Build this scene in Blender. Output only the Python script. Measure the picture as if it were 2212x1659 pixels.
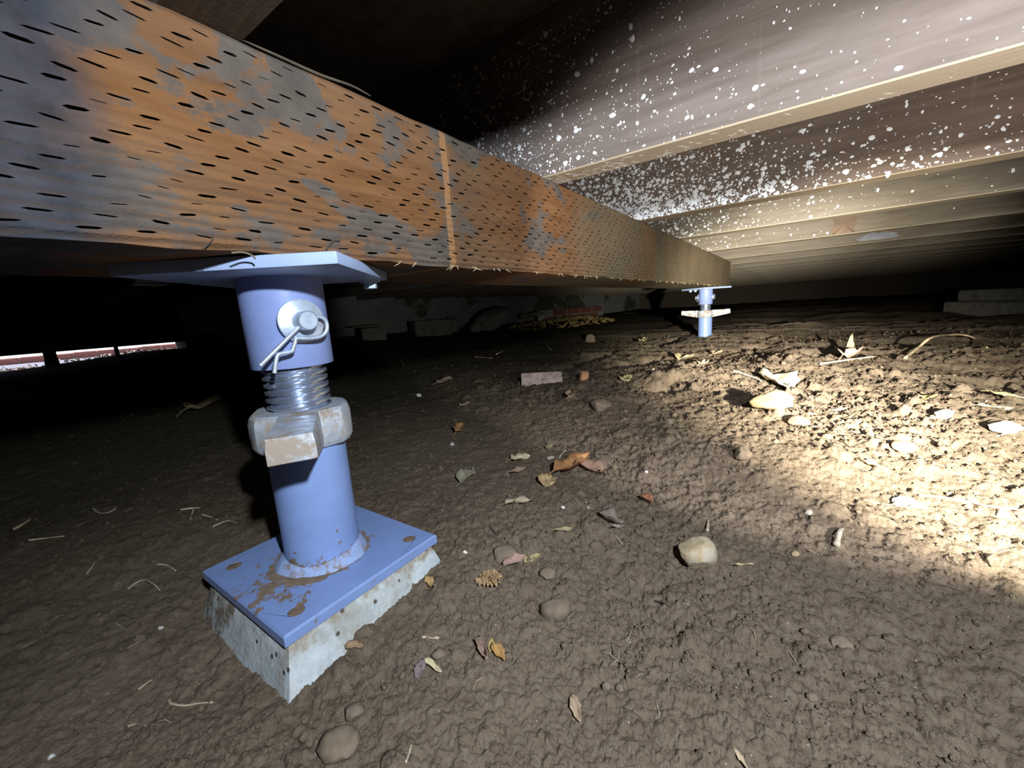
import bpy, bmesh, math, random
import numpy as np
from mathutils import Vector, Matrix, Euler

# ------------------------------------------------------------------ camera, world, lamps, exposure
SC = bpy.context.scene
COL = SC.collection
for o in list(bpy.data.objects):
    bpy.data.objects.remove(o)
W, H = 2212, 1659
FPX = 868.145
YAW, PITCH, ROLL = 0.617008960, 0.182123228, 0.0655475388


def cam_axes():
    F0 = np.array([-math.sin(YAW), math.cos(YAW), 0.0])
    Rt = np.array([math.cos(YAW), math.sin(YAW), 0.0])
    F = F0 * math.cos(PITCH) + np.array([0, 0, -math.sin(PITCH)])
    D = -F0 * math.sin(PITCH) + np.array([0, 0, -math.cos(PITCH)])
    x = Rt * math.cos(ROLL) + D * math.sin(ROLL)
    y = -Rt * math.sin(ROLL) + D * math.cos(ROLL)
    return np.array([x, y, F])


RC = cam_axes()
cam = bpy.data.cameras.new('camera')
cam.sensor_fit = 'HORIZONTAL'
cam.sensor_width = 36
cam.lens = FPX / W * 36
cam.clip_start = 0.01
cam.clip_end = 200
cam_ob = bpy.data.objects.new('camera', cam)
COL.objects.link(cam_ob)
m = Matrix.Identity(4)
for i in range(3):
    m[i][0] = RC[0][i]
    m[i][1] = -RC[1][i]
    m[i][2] = -RC[2][i]
cam_ob.matrix_world = m
SC.camera = cam_ob

world = bpy.data.worlds.new('world')
SC.world = world
world.use_nodes = True
wb = world.node_tree.nodes['Background']
wb.inputs[0].default_value = (0.62, 0.74, 1.0, 1)
wb.inputs[1].default_value = 0.9

SC.view_settings.view_transform = 'Standard'
SC.view_settings.look = 'None'
SC.view_settings.exposure = 0.0
SC.view_settings.gamma = 1.0
SC.view_settings.use_curve_mapping = False


def lamp(name, kind, loc, direction, power, color, **kw):
    d = bpy.data.lights.new(name, kind)
    d.energy = power
    d.color = color
    for k, v in kw.items():
        setattr(d, k, v)
    o = bpy.data.objects.new(name, d)
    COL.objects.link(o)
    o.location = loc
    o.rotation_euler = Vector(direction).to_track_quat('-Z', 'Y').to_euler()
    return o


# the hand lamp's wide panel just right of the camera, and the narrow torch held lower beside it
lamp('hand_lamp', 'AREA', (0.155, -0.015, 0.146), (-0.46, 0.80, -0.34), 5.6, (0.86, 0.93, 1.0),
     shape='DISK', size=0.022)
TORCH = (0.27, 0.15, -0.03)
lamp('torch_spill', 'SPOT', TORCH, (-0.45, 0.885, 0.045), 18, (1.0, 0.96, 0.92),
     spot_size=math.radians(73), spot_blend=0.22, shadow_soft_size=0.010)
lamp('torch_hotspot', 'SPOT', TORCH, (-0.17, 0.84, -0.150), 170, (1.0, 0.93, 0.74),
     spot_size=math.radians(56), spot_blend=0.85, shadow_soft_size=0.010)
lamp('torch_far_fill', 'SPOT', TORCH, (-0.24, 0.97, -0.055), 300, (1.0, 0.94, 0.80),  # extra lobe added to brighten the far jack and soil
     spot_size=math.radians(36), spot_blend=1.0, shadow_soft_size=0.010)
lamp('sun', 'SUN', (-8, 0, 6), (0.45, 0.55, -1.0), 6.0, (1.0, 0.95, 0.9), angle=0.01)

# ------------------------------------------------------------------ helpers
rnd = random.Random(11)


def tag(o, label=None, cat=None, group=None, kind=None):
    if label: o['label'] = label
    if cat: o['category'] = cat
    if group: o['group'] = group
    if kind: o['kind'] = kind
    return o


def empty(name, loc, label, cat, group=None, rz=0.0):
    o = bpy.data.objects.new(name, None)
    o.empty_display_size = 0.02
    COL.objects.link(o)
    o.location = loc
    o.rotation_euler = (0, 0, rz)
    return tag(o, label, cat, group)


def link(name, me, mat=None, parent=None):
    o = bpy.data.objects.new(name, me)
    if mat is not None and not me.materials:
        me.materials.append(mat)
    COL.objects.link(o)
    if parent is not None:
        o.parent = parent
    return o


def from_bm(name, bm, mat=None, parent=None, smooth=False, angle=None):
    me = bpy.data.meshes.new(name)
    bmesh.ops.recalc_face_normals(bm, faces=bm.faces[:])
    bm.to_mesh(me)
    bm.free()
    if smooth:
        me.shade_smooth()
        if angle is not None:
            me.set_sharp_from_angle(angle=math.radians(angle))
    return link(name, me, mat, parent)


def from_data(name, vs, fs, mat=None, parent=None, smooth=False):
    me = bpy.data.meshes.new(name)
    me.from_pydata([tuple(v) for v in vs], [], fs)
    me.update()
    if smooth:
        me.shade_smooth()
    return link(name, me, mat, parent)


def add_box(bm, lo, hi, M=None, bevel=0.0, seg=1):
    r = bmesh.ops.create_cube(bm, size=1.0)
    vs = r['verts']
    c = [(a + b) / 2 for a, b in zip(lo, hi)]
    s = [abs(b - a) for a, b in zip(lo, hi)]
    for v in vs:
        v.co = Vector((c[0] + v.co.x * s[0], c[1] + v.co.y * s[1], c[2] + v.co.z * s[2]))
        if M is not None:
            v.co = M @ v.co
    if bevel > 0:
        es = list({e for v in vs for e in v.link_edges})
        bmesh.ops.bevel(bm, geom=es, offset=bevel, segments=seg, affect='EDGES', profile=0.6)
    return vs


def add_lathe(bm, prof, n=40, M=None, cap=True):
    """prof: list of (radius, z)"""
    rings = []
    for r, z in prof:
        ring = []
        for i in range(n):
            a = 2 * math.pi * i / n
            co = Vector((r * math.cos(a), r * math.sin(a), z))
            ring.append(bm.verts.new(M @ co if M is not None else co))
        rings.append(ring)
    for a, b in zip(rings[:-1], rings[1:]):
        for i in range(n):
            j = (i + 1) % n
            bm.faces.new((a[i], a[j], b[j], b[i]))
    if cap:
        bm.faces.new(rings[0][::-1])
        bm.faces.new(rings[-1])
    return rings


def add_tube(bm, pts, rad, n=8, taper=None):
    """a tube along pts; rad a number or list"""
    P = [Vector(p) for p in pts]
    k = len(P)
    R = rad if isinstance(rad, (list, tuple)) else [rad] * k
    rings = []
    prev = None
    for i, p in enumerate(P):
        t = (P[min(i + 1, k - 1)] - P[max(i - 1, 0)]).normalized()
        if prev is None:
            u = t.orthogonal().normalized()
        else:
            u = (prev - t * prev.dot(t))
            u = u.normalized() if u.length > 1e-6 else t.orthogonal().normalized()
        prev = u
        w = t.cross(u)
        rings.append([bm.verts.new(p + (u * math.cos(2 * math.pi * j / n) + w * math.sin(2 * math.pi * j / n)) * R[i])
                      for j in range(n)])
    for a, b in zip(rings[:-1], rings[1:]):
        for i in range(n):
            j = (i + 1) % n
            bm.faces.new((a[i], a[j], b[j], b[i]))
    bm.faces.new(rings[0][::-1])
    bm.faces.new(rings[-1])


def smooth_path(pts, sub=4):
    P = [Vector(p) for p in pts]
    out = []
    for i in range(len(P) - 1):
        p0 = P[max(i - 1, 0)]; p1 = P[i]; p2 = P[i + 1]; p3 = P[min(i + 2, len(P) - 1)]
        for k in range(sub):
            t = k / sub
            out.append(0.5 * ((2 * p1) + (p2 - p0) * t + (2 * p0 - 5 * p1 + 4 * p2 - p3) * t * t
                              + (3 * p1 - p0 - 3 * p2 + p3) * t ** 3))
    out.append(P[-1])
    return out


# ------------------------------------------------------------------ numpy noise
def _hash(ix, iy, seed):
    h = (ix.astype(np.int64) * 374761393 + iy.astype(np.int64) * 668265263 + seed * 974634777) & 0xFFFFFFFF
    h = ((h ^ (h >> 13)) * 1274126177) & 0xFFFFFFFF
    h = ((h ^ (h >> 16)) * 2246822519) & 0xFFFFFFFF
    return ((h ^ (h >> 15)) & 0xFFFFFF) / float(0xFFFFFF)


def vnoise(x, y, seed):
    ix = np.floor(x); iy = np.floor(y)
    fx = x - ix; fy = y - iy
    fx = fx * fx * fx * (fx * (fx * 6 - 15) + 10)
    fy = fy * fy * fy * (fy * (fy * 6 - 15) + 10)
    a = _hash(ix, iy, seed); b = _hash(ix + 1, iy, seed)
    c = _hash(ix, iy + 1, seed); d = _hash(ix + 1, iy + 1, seed)
    return (a + (b - a) * fx + (c - a) * fy + (a - b - c + d) * fx * fy) * 2 - 1


def worley(x, y, seed):
    ix = np.floor(x); iy = np.floor(y)
    best = np.full(x.shape, 9.0); rid = np.zeros(x.shape)
    for dx in (-1, 0, 1):
        for dy in (-1, 0, 1):
            cx = ix + dx; cy = iy + dy
            px = cx + _hash(cx, cy, seed); py = cy + _hash(cx, cy, seed + 7)
            d = (px - x) ** 2 + (py - y) ** 2
            k = d < best
            best = np.where(k, d, best)
            rid = np.where(k, _hash(cx, cy, seed + 13), rid)
    return np.sqrt(best), rid


# ------------------------------------------------------------------ the ground: bare, lumpy soil
CTRL = np.array([
    (-0.25, 0.07, -0.266), (-0.35, 0.055, -0.274), (-0.26, 0.25, -0.235), (-0.43, 0.27, -0.240), (-0.45, 0.07, -0.258), (-0.265, 0.165, -0.250),
    (-0.10, 0.10, -0.262), (0.0, 0.2, -0.262), (-0.05, -0.1, -0.262), (0.15, 0.25, -0.258), (0.3, 0.3, -0.25), (0.5, 0.2, -0.25),
    (-0.12, 0.30, -0.252), (-0.20, 0.42, -0.236), (-0.05, 0.45, -0.240), (0.10, 0.50, -0.232), (0.30, 0.62, -0.222),
    (0.05, 0.70, -0.208), (-0.06, 0.85, -0.200), (0.25, 0.85, -0.203), (0.5, 0.9, -0.205), (-0.35, 0.7, -0.216), (-0.60, 1.0, -0.212),
    (-0.3, 1.15, -0.196), (0.0, 1.25, -0.196), (0.45, 1.4, -0.205), (-0.37, 2.25, -0.214), (-0.37, 1.75, -0.205), (0.3, 2.2, -0.21), (0.9, 2.2, -0.21),
    (-0.7, 0.1, -0.232), (-0.9, 0.5, -0.212), (-1.3, 0.1, -0.205), (-1.3, 0.9, -0.202), (-0.8, -0.3, -0.24), (-1.5, -0.5, -0.20),
    (-1.2, 1.6, -0.21), (-1.4, 2.6, -0.205), (-2.2, 0.1, -0.185), (-2.2, 1.0, -0.16), (-3.15, -0.1, -0.166), (-3.15, 0.12, -0.162), (-3.15, 0.45, -0.124), (-3.15, 0.75, -0.09),
    (-3.15, 0.95, -0.066), (-3.15, 1.2, -0.10), (-3.1, 1.6, -0.13), (-3.15, 2.0, -0.14), (-3.2, 2.6, -0.13), (-2.4, 2.6, -0.20), (-2.6, 4.6, -0.185), (-1.6, 4.5, -0.21), (-3.2, 6.5, -0.19), (-2.0, 8.0, -0.2),
    (0.0, 4.0, -0.20), (0.8, 3.4, -0.215), (1.6, 3.0, -0.22), (0.5, 6.0, -0.19), (0.0, 8.5, -0.17), (2.5, 6.0, -0.2), (2.5, 1.0, -0.22), (1.2, 0.0, -0.24),
    (0.5, -1.0, -0.25), (-1.5, -2.0, -0.2), (2.5, -2.0, -0.22), (-3.1, -2.0, -0.17), (-6.0, 0.5, -0.27), (-6.0, -3.0, -0.27), (-6, 4, -0.27), (-9, 0, -0.27)])


def ground_base(X, Y):
    num = np.zeros(X.shape); den = np.zeros(X.shape)
    for cx, cy, cz in CTRL:
        d2 = (X - cx) ** 2 + (Y - cy) ** 2
        s = 0.004 + 0.02 * (cx * cx + cy * cy)
        w = 1.0 / (d2 + s) ** 1.7
        num += w * cz; den += w
    return num / den


def rough_mask(X, Y):
    """1 on the loose, cloddy soil at the right and beyond the beam, about 0.3 on the trodden soil at the left"""
    t = np.clip((X + 0.40) / 0.22, 0, 1) * (0.75 + 0.5 * vnoise(X * 7, Y * 7, 31))
    f = np.clip((Y - 0.55) / 0.35, 0, 1)
    return 0.36 + 0.46 * t + 0.42 * f * np.clip((X + 1.1) / 0.5, 0, 1)


FURROWS = [(-0.631, 1.154, -0.634, 1.69), (-0.454, 1.208, -0.406, 1.552), (-0.511, 1.93, -0.527, 2.334), (-0.28, 1.128, -0.212, 1.273), (-0.066, 1.581, 0.061, 1.663), (-0.226, 1.75, -0.11, 1.863), (-0.279, 0.935, -0.238, 1.005)]


def furrow(X, Y):
    out = np.zeros(X.shape)
    for x0, y0, x1, y1 in FURROWS:
        dx, dy = x1 - x0, y1 - y0
        L2 = dx * dx + dy * dy
        t = np.clip(((X - x0) * dx + (Y - y0) * dy) / L2, 0, 1)
        d = np.hypot(X - x0 - t * dx, Y - y0 - t * dy)
        w = 0.030 * (0.5 + np.sin(np.pi * np.clip(t, 0.02, 0.98)))
        out -= 0.030 * np.exp(-(d / w) ** 2)
        out += 0.004 * np.exp(-((d - 0.06) / 0.03) ** 2)
    return out


def ground_z(X, Y, fine=True):
    X = np.asarray(X, float); Y = np.asarray(Y, float)
    z = ground_base(X, Y)
    near = np.clip(1 - np.hypot(X + 0.352, Y - 0.174) / 0.22, 0, 1)
    r = rough_mask(X, Y)
    z = z + (0.010 * vnoise(X * 3.1, Y * 3.1, 1) * (0.5 + r) + 0.007 * vnoise(X * 8.3, Y * 8.3, 2) * r) * (1 - near)
    far = np.clip((Y - 0.8) / 0.8, 0, 1)
    wx = X + 0.03 * vnoise(X * 6, Y * 6, 5); wy = Y + 0.03 * vnoise(X * 6 + 40, Y * 6, 6)
    ridge = 1 - np.abs(vnoise(wx * 3.6 - wy * 1.0, wy * 7.5, 21))
    z = z + 0.016 * far * r * (ridge ** 2 - 0.4)
    z = z + furrow(X + 0.02 * vnoise(X * 25, Y * 25, 41), Y + 0.02 * vnoise(X * 25, Y * 25, 42))
    if fine:
        sx = X + 0.004 * vnoise(X * 45, Y * 45, 8); sy = Y + 0.004 * vnoise(X * 45 + 9, Y * 45, 9)
        d, k = worley(sx * 27, sy * 27, 3)
        z = z + 0.010 * r * np.clip(1 - (d / 0.46) ** 2, 0, 1) * np.clip((k - 0.70) * 4, 0, 1)
        sx = X + 0.0022 * vnoise(X * 130, Y * 130, 18); sy = Y + 0.0022 * vnoise(X * 130 + 9, Y * 130, 19)
        for f, am, sd in ((70, 0.0058, 4), (150, 0.0038, 14), (300, 0.0024, 24), (560, 0.0013, 34)):
            d, k = worley(sx * f, sy * f, sd)
            z = z + am * r * (k ** 1.6) * np.clip(1.15 - (d / 0.62) ** 2, 0, 1)
        z = z + (0.0030 * vnoise(X * 30, Y * 30, 10) + 0.0012 * vnoise(X * 210, Y * 210, 12) + 0.0010 * vnoise(X * 600, Y * 600, 15)) * r
    out = (X < -3.3)
    z = np.where(out, np.minimum(z, -0.24), z)
    inpier = (np.abs(X + 0.352) < 0.078) & (np.abs(Y - 0.174) < 0.078)
    return np.where(inpier, np.minimum(z, -0.236), z)


def gz(x, y):
    return float(ground_z(np.array([x]), np.array([y]))[0])


def at(px, py):
    """the spot on the soil that the photograph shows at a pixel"""
    v = RC.T @ np.array([px - W / 2, py - H / 2, FPX])
    v = v / np.linalg.norm(v)
    s = np.concatenate([np.linspace(0.2, 3.0, 1400), np.linspace(3.0, 14.0, 900)])
    P = v[None, :] * s[:, None]
    g = ground_z(P[:, 0], P[:, 1])
    hit = np.nonzero(P[:, 2] < g)[0]
    i = hit[0] if len(hit) else len(s) - 1
    return Vector(P[i]), s[i]


# ------------------------------------------------------------------ materials
def new_mat(name):
    mt = bpy.data.materials.new(name)
    mt.use_nodes = True
    return mt, mt.node_tree, mt.node_tree.nodes['Principled BSDF']


class NT:
    def __init__(s, nt):
        s.nt = nt
        s.co = s.n('ShaderNodeTexCoord').outputs['Object']

    def n(s, t, **kw):
        n = s.nt.nodes.new(t)
        for k, v in kw.items():
            setattr(n, k, v)
        return n

    def set(s, sock, v):
        if isinstance(v, bpy.types.NodeSocket):
            s.nt.links.new(v, sock)
        else:
            sock.default_value = v

    def map(s, scale=(1, 1, 1), loc=(0, 0, 0), rot=(0, 0, 0), src=None):
        n = s.n('ShaderNodeMapping')
        s.set(n.inputs['Vector'], src or s.co)
        n.inputs['Scale'].default_value = scale
        n.inputs['Location'].default_value = loc
        n.inputs['Rotation'].default_value = rot
        return n.outputs[0]

    def noise(s, scale, detail=4, rough=0.55, vec=None, dist=0.0):
        n = s.n('ShaderNodeTexNoise')
        s.set(n.inputs['Vector'], vec or s.co)
        n.inputs['Scale'].default_value = scale
        n.inputs['Detail'].default_value = detail
        n.inputs['Roughness'].default_value = rough
        n.inputs['Distortion'].default_value = dist
        return n.outputs['Fac']

    def voro(s, scale, vec=None, feature='F1', rnd_=1.0):
        n = s.n('ShaderNodeTexVoronoi', feature=feature)
        s.set(n.inputs['Vector'], vec or s.co)
        n.inputs['Scale'].default_value = scale
        n.inputs['Randomness'].default_value = rnd_
        return n

    def ramp(s, fac, stops):
        n = s.n('ShaderNodeValToRGB')
        s.set(n.inputs[0], fac)
        cr = n.color_ramp
        while len(cr.elements) < len(stops):
            cr.elements.new(0.5)
        for e, (p, c) in zip(cr.elements, stops):
            e.position = p
            e.color = (c[0], c[1], c[2], 1) if isinstance(c, (tuple, list)) else (c, c, c, 1)
        return n.outputs[0]

    def mix(s, fac, a, b, mode='MIX'):
        n = s.n('ShaderNodeMix', data_type='RGBA', blend_type=mode)
        s.set(n.inputs[0], fac)
        for sock, v in ((n.inputs[6], a), (n.inputs[7], b)):
            s.set(sock, (v[0], v[1], v[2], 1) if isinstance(v, (tuple, list)) else v)
        return n.outputs[2]

    def math(s, op, a, b=0.0, c=None, clamp=False):
        n = s.n('ShaderNodeMath', operation=op, use_clamp=clamp)
        s.set(n.inputs[0], a)
        s.set(n.inputs[1], b)
        if c is not None: s.set(n.inputs[2], c)
        return n.outputs[0]

    def sep(s, vec=None):
        n = s.n('ShaderNodeSeparateXYZ')
        s.set(n.inputs[0], vec or s.co)
        return n.outputs

    def bump(s, h, strength=0.5, dist=0.002, normal=None):
        n = s.n('ShaderNodeBump')
        s.set(n.inputs['Height'], h)
        n.inputs['Strength'].default_value = strength
        n.inputs['Distance'].default_value = dist
        if normal is not None: s.set(n.inputs['Normal'], normal)
        return n.outputs[0]


def simple(name, col, rough=0.7, metal=0.0, var=0.25, scale=60, bump=0.0, bdist=0.001, spec=0.5, dust=None, dust_amt=0.5, dscale=18):
    mt, nt, b = new_mat(name)
    t = NT(nt)
    dark = tuple(c * (1 - var) for c in col); lite = tuple(min(1, c * (1 + var)) for c in col)
    c = t.ramp(t.noise(scale, 5), [(0.3, dark), (0.7, lite)])
    r = rough
    mtl = metal
    if dust:
        f = t.ramp(t.noise(dscale, 8, 0.68), [(0.62 - 0.3 * dust_amt, 0), (0.68 - 0.3 * dust_amt + 0.06, 1)])
        c = t.mix(f, c, dust)
        r = t.math('MULTIPLY_ADD', f, 0.9 - rough, rough)
        mtl = t.math('MULTIPLY_ADD', f, -metal, metal)
    t.set(b.inputs['Base Color'], c)
    t.set(b.inputs['Roughness'], r)
    t.set(b.inputs['Metallic'], mtl)
    b.inputs['Specular IOR Level'].default_value = spec
    if bump:
        t.set(b.inputs['Normal'], t.bump(t.noise(scale * 3, 6), bump, bdist))
    return mt


SOIL_C = (0.156, 0.116, 0.083)


def mat_soil():
    mt, nt, b = new_mat('soil')
    t = NT(nt)
    a = t.noise(5.0, 4, 0.55)
    c = t.ramp(a, [(0.30, (0.124, 0.090, 0.065)), (0.5, SOIL_C), (0.72, (0.192, 0.147, 0.106))])
    g = t.noise(160, 6, 0.65)
    c = t.mix(t.ramp(g, [(0.35, 0.0), (0.75, 0.7)]), c, (0.235, 0.195, 0.150))
    c = t.mix(t.ramp(g, [(0.30, 0.55), (0.44, 0.0)]), c, (0.055, 0.042, 0.032))
    v = t.voro(260)
    fl = t.math('MULTIPLY', t.ramp(v.outputs['Distance'], [(0.10, 1), (0.16, 0)]),
                t.ramp(t.sep(v.outputs['Color'])[0], [(0.93, 0), (0.94, 1)]))
    c = t.mix(fl, c, (0.42, 0.36, 0.28))
    # dim light at the left painted into the soil as a darker olive
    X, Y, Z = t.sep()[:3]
    dim_left = t.math('ADD', t.math('MULTIPLY', X, -1.6), t.math('MULTIPLY_ADD', t.noise(4, 3), 0.6, -0.85), clamp=True)
    c = t.mix(t.math('MULTIPLY', dim_left, 0.75), c, (0.058, 0.054, 0.034))
    t.set(b.inputs['Base Color'], c)
    b.inputs['Roughness'].default_value = 0.97
    b.inputs['Specular IOR Level'].default_value = 0.1
    h = t.math('ADD', t.noise(420, 5, 0.6), t.math('MULTIPLY', t.noise(1200, 3, 0.6), 0.5))
    t.set(b.inputs['Normal'], t.bump(h, 0.9, 0.0018))
    return mt


def mat_beam():
    mt, nt, b = new_mat('treated_timber')
    t = NT(nt)
    X, Y, Z = t.sep()[:3]
    g = t.map((1, 0.12, 1))
    grain = t.noise(90, 6, 0.6, vec=g)
    orange = t.ramp(grain, [(0.25, (0.110, 0.048, 0.019)), (0.5, (0.178, 0.080, 0.030)), (0.75, (0.235, 0.116, 0.050))])
    pale = t.ramp(t.noise(14, 4, vec=t.map((1, 0.35, 1))), [(0.35, 0.0), (0.70, 0.55)])
    orange = t.mix(pale, orange, (0.190, 0.122, 0.078))
    grey = t.ramp(t.noise(40, 5), [(0.3, (0.070, 0.066, 0.062)), (0.7, (0.128, 0.115, 0.102))])
    # blotches of grey dirt and mildew
    n1 = t.noise(15, 10, 0.66, vec=t.map((1, 0.6, 1), (0, 0.37, 0)), dist=0.35)
    edge = t.math('MULTIPLY', t.math('ABSOLUTE', t.math('SUBTRACT', Z, 0.105)), 0.75)
    f1 = t.ramp(t.math('ADD', n1, edge), [(0.547, 0), (0.585, 1)])
    c = t.mix(t.math('MULTIPLY', f1, 0.88), orange, grey)
    # lamp falloff painted in: the near stretch darkens to blue grey
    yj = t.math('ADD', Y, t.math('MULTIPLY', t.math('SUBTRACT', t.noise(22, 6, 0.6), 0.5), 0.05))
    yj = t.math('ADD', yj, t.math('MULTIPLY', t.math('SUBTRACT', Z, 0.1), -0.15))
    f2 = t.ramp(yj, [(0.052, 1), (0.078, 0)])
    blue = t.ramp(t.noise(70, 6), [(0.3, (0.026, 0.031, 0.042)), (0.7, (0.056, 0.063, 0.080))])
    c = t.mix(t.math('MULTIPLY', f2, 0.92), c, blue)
    # far stretch turns tan
    f3 = t.ramp(t.math('ADD', Y, t.math('MULTIPLY', t.noise(6, 4), 0.5)), [(0.80, 0), (1.0, 0.85)])
    tan = t.ramp(t.noise(7, 6, 0.6), [(0.3, (0.13, 0.108, 0.070)), (0.58, (0.20, 0.162, 0.102)), (0.75, (0.22, 0.115, 0.042))])
    c = t.mix(f3, c, tan)
    # a pale saw stripe across the face and two band edges farther on
    s1 = t.math('COMPARE', t.math('ADD', Y, t.math('MULTIPLY', t.noise(30), 0.006)), 0.314, 0.0042)
    c = t.mix(t.math('MULTIPLY', s1, 0.75), c, (0.36, 0.185, 0.08))
    s2 = t.ramp(Y, [(0.318, 0.0), (0.322, 0.42), (0.40, 0.0)])
    c = t.mix(s2, c, (0.085, 0.064, 0.046))
    s3 = t.math('COMPARE', Y, 0.975, 0.05)
    c = t.mix(t.math('MULTIPLY', s3, 0.35), c, (0.26, 0.13, 0.045))
    w = t.n('ShaderNodeTexWave', wave_type='BANDS', bands_direction='Z', wave_profile='SIN')
    t.set(w.inputs['Vector'], t.map((1, 1, 1)))
    w.inputs['Scale'].default_value = 52
    w.inputs['Distortion'].default_value = 2.2
    w.inputs['Detail'].default_value = 2
    w.inputs['Detail Scale'].default_value = 0.6
    fade = t.ramp(Z, [(0.065, 1.0), (0.125, 0.12)])
    ln = t.math('MULTIPLY', t.ramp(w.outputs['Fac'], [(0.08, 0.42), (0.40, 0.0)]), fade)
    c = t.mix(ln, c, (0.06, 0.042, 0.030))
    t.set(b.inputs['Base Color'], c)
    b.inputs['Roughness'].default_value = 0.92
    b.inputs['Specular IOR Level'].default_value = 0.15
    n = t.bump(t.math('MULTIPLY', w.outputs['Fac'], fade), 0.5, 0.0016)
    n = t.bump(t.math('ADD', t.noise(260, 5, 0.65, vec=t.map((1, 0.3, 1))), t.noise(700, 3)), 0.5, 0.0012, normal=n)
    t.set(b.inputs['Normal'], n)
    return mt


def mat_joist(name, face, dark, seed, under=0.85, gs=70):
    mt, nt, b = new_mat(name)
    t = NT(nt)
    v = t.map((0.10, 1, 1), (seed * 1.7, 0, 0))
    gr = t.noise(gs, 7, 0.62, vec=v, dist=0.4)
    c = t.ramp(gr, [(0.30, dark), (0.62, face), (0.85, tuple(x * 1.25 for x in face))])
    c = t.mix(t.ramp(t.noise(3.0, 5, 0.6, vec=t.map((1, 1, 1), (seed, 0, 0))), [(0.35, 0.0), (0.75, 0.55)]), c, (0.20, 0.175, 0.155))
    # pale vertical drip marks
    dr = t.noise(60, 2, vec=t.map((1, 1, 0.03), (seed, 0, 0)))
    c = t.mix(t.ramp(dr, [(0.66, 0), (0.76, 0.22)]), c, (0.36, 0.32, 0.28))
    # paler tan underside
    geo = t.n('ShaderNodeNewGeometry')
    nz = t.sep(geo.outputs['Normal'])[2]
    und = t.math('LESS_THAN', nz, -0.4)
    c = t.mix(t.math('MULTIPLY', und, under), c, (0.46, 0.385, 0.28))
    t.set(b.inputs['Base Color'], c)
    b.inputs['Roughness'].default_value = 0.88
    b.inputs['Specular IOR Level'].default_value = 0.25
    t.set(b.inputs['Normal'], t.bump(t.math('ADD', gr, t.math('MULTIPLY', t.noise(300, 4), 0.4)), 0.45, 0.0012))
    return mt


def mat_paint(name, base, dirt_fn=None):
    mt, nt, b = new_mat(name)
    t = NT(nt)
    X, Y, Z = t.sep()[:3]
    c = t.ramp(t.noise(40, 4), [(0.3, tuple(x * 0.92 for x in base)), (0.7, tuple(min(1, x * 1.06) for x in base))])
    f = dirt_fn(t, X, Y, Z) if dirt_fn else None
    r = 0.42
    if f is not None:
        c = t.mix(f, c, t.ramp(t.noise(200, 4), [(0.3, (0.15, 0.105, 0.07)), (0.7, (0.27, 0.20, 0.14))]))
        r = t.math('MULTIPLY_ADD', f, 0.5, 0.42)
    t.set(b.inputs['Base Color'], c)
    t.set(b.inputs['Roughness'], r)
    h = t.noise(350, 3)
    if f is not None:
        h = t.math('ADD', t.math('MULTIPLY', h, 0.35), f)
    t.set(b.inputs['Normal'], t.bump(h, 0.25, 0.0008))
    return mt


def dirt_plate(t, X, Y, Z):
    r = t.math('POWER', t.math('ADD', t.math('POWER', X, 2.0), t.math('POWER', Y, 2.0)), 0.5)
    n = t.noise(75, 8, 0.72)
    ring = t.math('MULTIPLY', t.math('SUBTRACT', 1.0, t.math('DIVIDE', t.math('ABSOLUTE', t.math('SUBTRACT', r, 0.036)), 0.012), clamp=True), 0.30)
    # a sweep of crumbs towards the near left corner
    dx = t.math('SUBTRACT', X, 0.012); dy = t.math('ADD', Y, 0.052)
    q = t.math('POWER', t.math('ADD', t.math('POWER', t.math('MULTIPLY', dx, 0.75), 2.0), t.math('POWER', dy, 2.0)), 0.5)
    sw = t.math('MULTIPLY', t.math('SUBTRACT', 1.0, t.math('DIVIDE', q, 0.050), clamp=True), 0.24)
    return t.ramp(t.math('ADD', n, t.math('ADD', ring, sw)), [(0.66, 0), (0.70, 1)])


def dirt_pipe(t, X, Y, Z):
    low = t.math('MULTIPLY', t.math('SUBTRACT', 1.0, t.math('DIVIDE', Z, 0.05), clamp=True), 0.20)
    return t.ramp(t.math('ADD', t.noise(90, 8, 0.7), low), [(0.68, 0), (0.72, 1)])


def dirt_head(t, X, Y, Z):
    return t.ramp(t.noise(60, 8, 0.72), [(0.66, 0), (0.71, 1)])


BLUE = (0.225, 0.330, 0.640)
M = {}
M['soil'] = mat_soil()
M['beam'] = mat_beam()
M['incision'] = simple('dark_incision', (0.018, 0.013, 0.010), 0.95, var=0.4)
M['plate_paint'] = mat_paint('blue_paint_plate', BLUE, dirt_plate)
M['pipe_paint'] = mat_paint('blue_paint_pipe', BLUE, dirt_pipe)
M['head_paint'] = mat_paint('blue_paint_head', (0.34, 0.44, 0.68), dirt_head)
M['tube_paint'] = mat_paint('blue_paint_tube', (0.235, 0.310, 0.600))
M['weld'] = simple('painted_weld', (0.32, 0.43, 0.72), 0.45, var=0.1, scale=120, bump=0.3, dust=(0.24, 0.18, 0.12), dust_amt=0.38, dscale=70)
M['zinc'] = simple('zinc_plate', (0.56, 0.66, 0.80), 0.34, 0.55, var=0.18, scale=140, bump=0.12, bdist=0.0005)
M['thread'] = simple('threaded_steel', (0.52, 0.60, 0.76), 0.25, 0.85, var=0.15, scale=120, dust=(0.30, 0.25, 0.20), dust_amt=0.12, dscale=60)
M['cast'] = simple('galvanised_casting', (0.50, 0.56, 0.64), 0.45, 0.40, var=0.2, scale=150, bump=0.5, bdist=0.0008,
                   dust=(0.30, 0.25, 0.205), dust_amt=0.50, dscale=42)
M['dirt'] = simple('packed_dirt', (0.19, 0.14, 0.10), 0.97, var=0.35, scale=150, bump=0.6, spec=0.1)
M['paintdot'] = simple('white_paint_spatter', (0.90, 0.93, 0.97), 0.5, var=0.05)
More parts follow.
